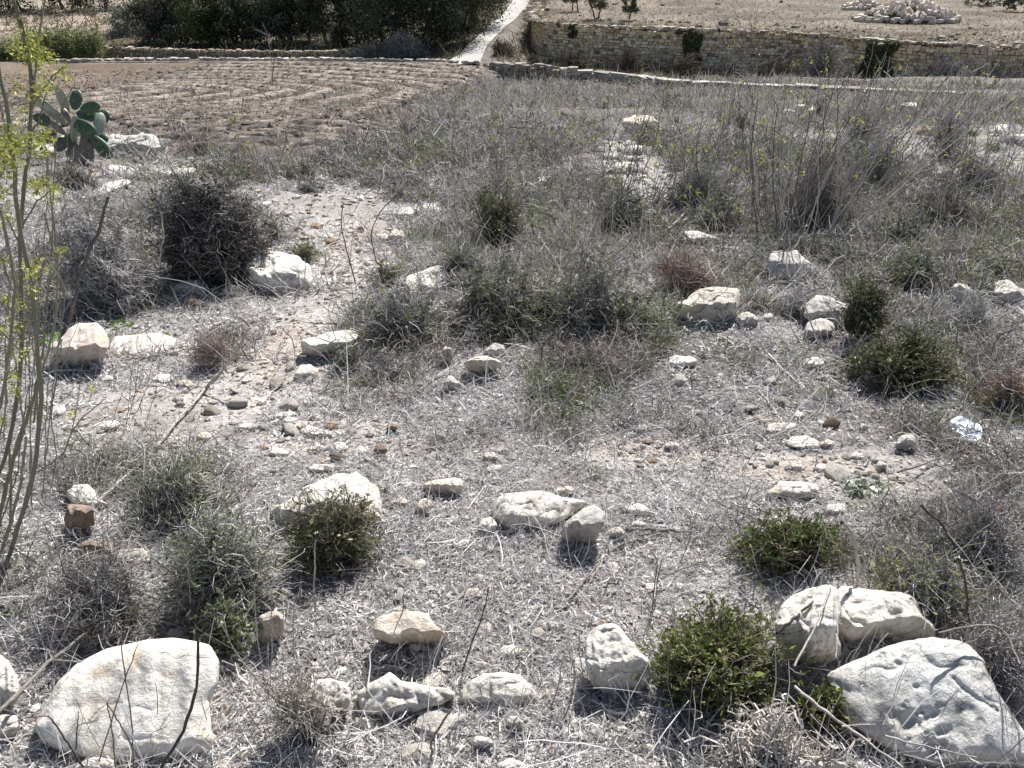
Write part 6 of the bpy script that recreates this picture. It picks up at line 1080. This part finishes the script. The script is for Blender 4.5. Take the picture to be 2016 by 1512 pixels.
for k, (px, Yd, h, w) in enumerate([(330, 72, 6.5, 6), (420, 73, 6.5, 6), (510, 72, 6.5, 6), (600, 74, 7, 6), (690, 74, 7.5, 6), (780, 77, 8, 6)]):
    tr(px, Yd, h, w, 'dark tree of the second row behind the dense front row', cols=DKT[:3], seed=30+k, cr0=.03, nl=4500, ls=.2, group='second row of dark trees')
for k, (px, Yd, h, w, lb) in enumerate([(-40, 80, 4.5, 7, 'dark shrubby tree at the top left corner, behind the dry slope'), (50, 82, 4.5, 7, 'dark shrubby tree right of the top left corner, behind the dry slope'), (130, 84, 4.6, 6, 'dark shrubby tree between the top left corner and the grey-green tree'), (215, 84, 5.0, 6, 'brownish dark tree behind the grey-green bushy tree')]):
    tr(px, Yd, h, w, lb, cols=DKT+GYT[:1], seed=40+k, cr0=.02, nl=4500, ls=.2)
# grey shrubs near the lane, wall and slope
def far(box, Y, zg, label, name='bush', **k): return shrub(box, name, label, 'bush', Y=Y, zg=zg, **k)
far((752, 62, 850, 128), 57, hz_(-6.8, 57)-.2, 'grey leafless bush left of the lane mouth', nm=80, nt=1500, nl=900, twig=GREY[1:], leaf=GYT, wpx=.5, lpx=3, seed=61, upright=.7, lm='leafdull')
far((205, 40, 245, 75), 66, hz_(-31, 66), 'pale grey bush at the right end of the dry slope', nm=50, nt=600, twig=GREY[:3], wpx=.5, seed=62)
for k, (x0, y0, x1, y1, Y, lb, cl) in enumerate([(955, 88, 1020, 128, 59, 'brown dry bush on the bank between the lane and the big wall', BRN), (1030, 98, 1080, 130, 58.5, 'dark bush at the left foot of the big wall', BRN), (1085, 95, 1190, 150, 56.5, 'dark brush along the foot of the big wall, beside its curve', BRN), (1190, 95, 1290, 155, 55.5, 'brownish brush along the foot of the big wall, second from its curve', BRN), (1295, 110, 1400, 165, 54, 'dark brush below the hanging green bush on the big wall', BRN), (1400, 110, 1490, 165, 53, 'grey brush below the big wall behind the reddish-grey stalks', GREY[1:]), (1490, 115, 1590, 172, 52, 'dark brush in the shaded recess below the big wall', BRN)]):
    c = P3((x0+x1)/2, y1, 1)-CAM; xx = c[0]/c[1]*Y; far((x0, y0, x1, y1), Y, hz_(xx, Y)-.05, lb, nm=60, nt=900, nl=500, twig=cl, leaf=[(.12, .11, .07), (.09, .10, .055)], lm='leafdull', wpx=.55, lpx=3.2, seed=63+k, upright=.3, group='brush below the big wall')
for k, (x0, y0, x1, y1, Y, lb) in enumerate([(1565, 85, 1680, 185, 50.5, 'brown dry bush covering the big wall left of the climbing bush'), (1800, 90, 1960, 200, 47.5, 'grey stalky brush over the right end of the big wall'), (1930, 95, 2100, 215, 46.5, 'brush on the big wall at the right edge of the photo')]):
    c = P3((x0+x1)/2, y1, 1)-CAM; xx = c[0]/c[1]*Y; far((x0, y0, x1, y1), Y, CAMZ+c[2]/c[1]*Y, lb, nm=90, nt=1500, nl=900, twig=GREY[1:]+BRN[:1], leaf=GRG, lm='leafdull', wpx=.5, lpx=3, seed=75+k, upright=.7)
# climbing green plants on the big wall
def climber(px, py0, py1, wp, label, cols, n, seed, off=.3):
    rs = np.random.RandomState(seed); b0 = at_plane(px, py0); i = np.argmin(np.hypot(WD[:, 0]-b0[0], WD[:, 1]-b0[1])); c = WD[i]; s = 52/F_PX; w = wp*s; hgt = (py1-py0)*s*1.03; tn = nrm(WD[min(i+4, len(WD)-1)]-WD[i-4]); nv = np.array([tn[1], -tn[0]])
    u = rs.uniform(-1, 1, n); v = rs.uniform(0, 1, n); k = np.abs(u) < np.sqrt(np.clip(1-((v-.45)/.58)**2, 0, 1))*(.85+.75*vn(v*4, u*2, seed)); u, v = u[k], v[k]; n = len(u); dp_ = off*np.sqrt(np.clip(1-u*u*.9, 0, 1))*rs.uniform(.2, 1.1, n)*(.5+.7*np.sin(np.clip(v, 0, 1)*math.pi))
    p = np.c_[c[0]+tn[0]*u*w/2+nv[0]*dp_, c[1]+tn[1]*u*w/2+nv[1]*dp_, TZ+.15-v*hgt]; l = .13*np.exp(rs.normal(0, .3, n)); V, F_ = leafquads(p, l, l*.6, rs)
    b = np.array([c[0], c[1], TZ-hgt]); root = empty('climbing_bush', b); tag(root, label, 'bush'); mk('foliage', V, F_, M['leafdull'], rep(palette(n, cols, None, .3, rs), 4), root, b)
    m_ = 14; q = np.linspace(0, 1, 7)[None, :, None]; a0 = np.c_[c[0]+tn[0]*rs.normal(0, .1*w, m_)+nv[0]*.1, c[1]+tn[1]*rs.normal(0, .1*w, m_)+nv[1]*.1, np.full(m_, TZ-.1)]; a1 = p[rs.randint(0, n, m_)]; B = a0[:, None]*(1-q)+a1[:, None]*q+rs.normal(0, .03, (m_, 7, 3)); V, F_ = tubes(B, np.full((m_, 7), .02), 4); mk('stems', V, F_, M['twig'], np.full((len(V), 3), .12), root, b)
climber(1376, 52, 128, 42, 'dark green climbing bush hanging down the sunlit middle of the big wall', DKG, 3800, 3)
climber(1748, 82, 205, 62, 'larger dark green climbing bush hanging at the right part of the big wall', DKG, 6500, 4, .5)
climber(1128, 52, 80, 24, 'small brownish bush growing from the curved end of the big wall', [(.13, .12, .08), (.1, .1, .06)], 500, 5, .2)
climber(1348, 50, 62, 18, 'tiny green tuft on the top edge of the big wall', GRG, 300, 6, .2)
# giant reeds
for k, (px, Yd, w, h, n, lb) in enumerate([(160, 57.2, 2.7, 2.0, 1500, 'green reed clump at its densest, beside the dry stone wall end'), (105, 57.4, 2.4, 2.1, 1200, 'green reed clump between the densest reeds and the tall weed'), (40, 57.0, 3.0, 1.2, 1200, 'low green reed clump behind the tall weed at the left edge'), (-40, 57.2, 3.5, 1.3, 900, 'reed clump running out of the left edge')]):
    rs = np.random.RandomState(80+k); d = P3(px, 110, 1)-CAM; x = d[0]/d[1]*Yd; b = np.array([x, Yd, hz_(x, Yd)-.1]); root = empty('reed_clump', b); tag(root, lb, 'reeds', 'giant reeds beside the field')
    m_ = 90; q = np.linspace(0, 1, 5)[None, :, None]; a0 = b+np.c_[rs.uniform(-w/2, w/2, m_), rs.uniform(-.5, .5, m_), np.zeros(m_)]; a1 = a0+np.c_[rs.normal(0, .2, (m_, 2)), h*rs.uniform(.6, 1.05, m_)]; B = a0[:, None]*(1-q)+a1[:, None]*q; V, F_ = tubes(B, np.full((m_, 5), .014), 4); mk('canes', V, F_, M['stem'], rep(palette(m_, [(.22, .24, .1), (.34, .32, .2)], None, .2, rs), 20), root, b)
    i = rs.randint(0, m_, n); u = rs.uniform(.15, 1, n)[:, None]; s = a0[i]*(1-u)+a1[i]*u; az = rs.uniform(0, 6.28, n); L = rs.uniform(.3, .65, n); t = np.linspace(0, 1, 4); P = s[:, None]+np.stack([np.cos(az)[:, None]*t*L[:, None]*.7, np.sin(az)[:, None]*t*L[:, None]*.7, (t*.75-t*t*.55)[None]*L[:, None]], -1)
    V, F_ = ribbons(P, np.array([.02, .03, .022, .004])[None]*np.ones((n, 1)), rs); mk('foliage', V, F_, M['leaf'], rep(palette(n, [(.17, .22, .08), (.24, .28, .11), (.12, .16, .055), (.36, .35, .2)], None, .2, rs), 8), root, b)
# olive trees on the terrace
OL = [(.13, .14, .085), (.17, .175, .115), (.09, .10, .06)]
def ol(px, py, h, w, lab, **k):
    p = at_plane(px, py); tree(px, p[1], TZ+.02, h, w, lab, name='olive_tree', cols=OL, ls=.11, cr0=.24, trunk=.26, group='young olive trees on the terrace', tcol=(.12, .10, .085), **k)
ol(1174, 36, 2.5, 2.0, 'middle olive tree on the terrace, thin forked trunk', seed=51, nl=2600, nlump=16, multi=2)
ol(1238, 38, 1.75, 1.5, 'rightmost olive tree on the terrace, round grey-green crown', seed=52, nl=2400, nlump=14)
ol(1126, 22, 2.2, 2.6, 'leftmost olive tree near the curved wall end, crown cut by the photo top', seed=53, nl=3000, nlump=18, multi=2)
# dumped stone blocks
hc = at_plane(1806, 46); wz_ = 62/F_PX; hb = []
bme = []
for k in range(5):
    rs = np.random.RandomState(60+k); bm = bmesh.new(); bmesh.ops.create_cube(bm, size=1); bmesh.ops.scale(bm, vec=(rs.uniform(.42, .62), .3, .27), verts=bm.verts); bmesh.ops.bevel(bm, geom=list(bm.edges)+list(bm.verts), offset=.02, segments=1, affect='EDGES')
    for v in bm.verts: v.co += type(v.co)(rs.normal(0, .012, 3))
    me = bpy.data.meshes.new('stone_block'); bm.to_mesh(me); bm.free(); me.materials.append(M['pink' if k in (1, 4) else 'tan']); bme.append(me)
rs = np.random.RandomState(77); p0 = None
def heap(cx, cy, ax, ay, hh, n, lab, grp):
    global p0
    for k in range(n):
        a, q = rs.uniform(0, 6.28), math.sqrt(rs.uniform(0, 1)); me = bme[rs.randint(5)]
        if p0 is None: p0 = bpy.data.objects.new('stone_block', me); o = p0
        else: o = p0.copy(); o.data = me
        COL.objects.link(o); x, y = cx+ax*q*math.cos(a), cy+ay*q*math.sin(a); o.location = (x, y, TZ+.1+hh*max(0, 1-q**1.6)*rs.uniform(.75, 1.0)); o.rotation_euler = (rs.normal(0, .5)*(q < .85), rs.normal(0, .5)*(q < .85), rs.uniform(0, 6.28)); tag(o, lab, 'stone block', grp)
heap(hc[0], hc[1]+1.6, 3.9, 1.9, 1.25, 215, 'loose cut limestone block in the larger dumped heap on the terrace', 'blocks of the larger dumped heap')
h2 = at_plane(1705, 22); heap(h2[0], h2[1]+1.0, 1.6, 1.0, .7, 42, 'loose cut limestone block in the smaller heap at the left of the dumped heap', 'blocks of the smaller dumped heap')
def mound(cx, cy, ax, ay, hh):
    T, R_ = np.meshgrid(np.linspace(0, 2*math.pi, 40), np.linspace(0, 1, 12)); X, Yy = cx+ax*R_*np.cos(T), cy+ay*R_*np.sin(T); Zz = TZ-.06+hh*np.maximum(0, 1-R_**1.6)*.8+.05*vn(X*2, Yy*2, 1); return np.stack([X, Yy, Zz], -1).reshape(-1, 3), gridfaces(12, 40), np.full((480, 3), .2)*np.array([1.1, 1, .85])
V, F_, C = join([mound(hc[0], hc[1]+1.6, 3.8, 1.8, 1.2), mound(h2[0], h2[1]+1.0, 1.5, .9, .65)]); o = mk('rubble', V, F_, M['ground'], C, smooth=True); tag(o, kind='stuff')
# scrub at the back of the terrace
for k, (px, py, h, w) in enumerate([(1560, -6, 1.4, 4), (1640, 0, 1.5, 3.5), (1775, -8, 1.6, 4), (1850, -4, 1.8, 4), (1915, 12, 1.7, 3.2), (1975, 22, 1.7, 3.5), (2040, 18, 2.0, 4)]):
    p = at_plane(px, py); tree(px, p[1], TZ+.1, h, w, 'dark low scrub at the back edge of the terrace behind the dumped heap', name='scrub_bush', cols=DKT+GYT, nl=1500, ls=.16, seed=90+k, cr0=.0, trunk=.2, multi=2, group='scrub behind the dumped heap', nlump=14)
# ---------------------------------------------------------------- camera, light, render
cd = bpy.data.cameras.new('camera'); cam = bpy.data.objects.new('camera', cd); COL.objects.link(cam); cam.location = CAM; cam.rotation_euler = (math.pi/2-PITCH, 0, 0)
cd.sensor_width = 36; cd.lens = 36*F_PX/2016; cd.clip_end = 3000; cd.clip_start = .05; scene.camera = cam
EL, AZ = R(48), R(20)
sd = bpy.data.lights.new('sun', 'SUN'); sd.energy = 5.0; sd.angle = R(.53); sd.color = (1, .98, .95); so = bpy.data.objects.new('sun', sd); COL.objects.link(so)
import mathutils
so.rotation_euler = mathutils.Vector((-math.sin(AZ)*math.cos(EL), -math.cos(AZ)*math.cos(EL), -math.sin(EL))).to_track_quat('-Z', 'Y').to_euler()
w = bpy.data.worlds.new('World'); scene.world = w; w.use_nodes = True; nt = w.node_tree; bg = nt.nodes['Background']; sk = nt.nodes.new('ShaderNodeTexSky'); sk.sky_type = 'NISHITA'; sk.sun_disc = False; sk.sun_elevation = EL; sk.sun_rotation = AZ; sk.air_density = 1.0; sk.dust_density = 1.5
nt.links.new(sk.outputs[0], bg.inputs[0]); bg.inputs[1].default_value = .062
vs = scene.view_settings; vs.view_transform = 'Standard'; vs.look = 'None'; vs.exposure = .74; vs.gamma = 1
scene.cycles.max_bounces = 6; scene.cycles.diffuse_bounces = 3; scene.cycles.transmission_bounces = 3
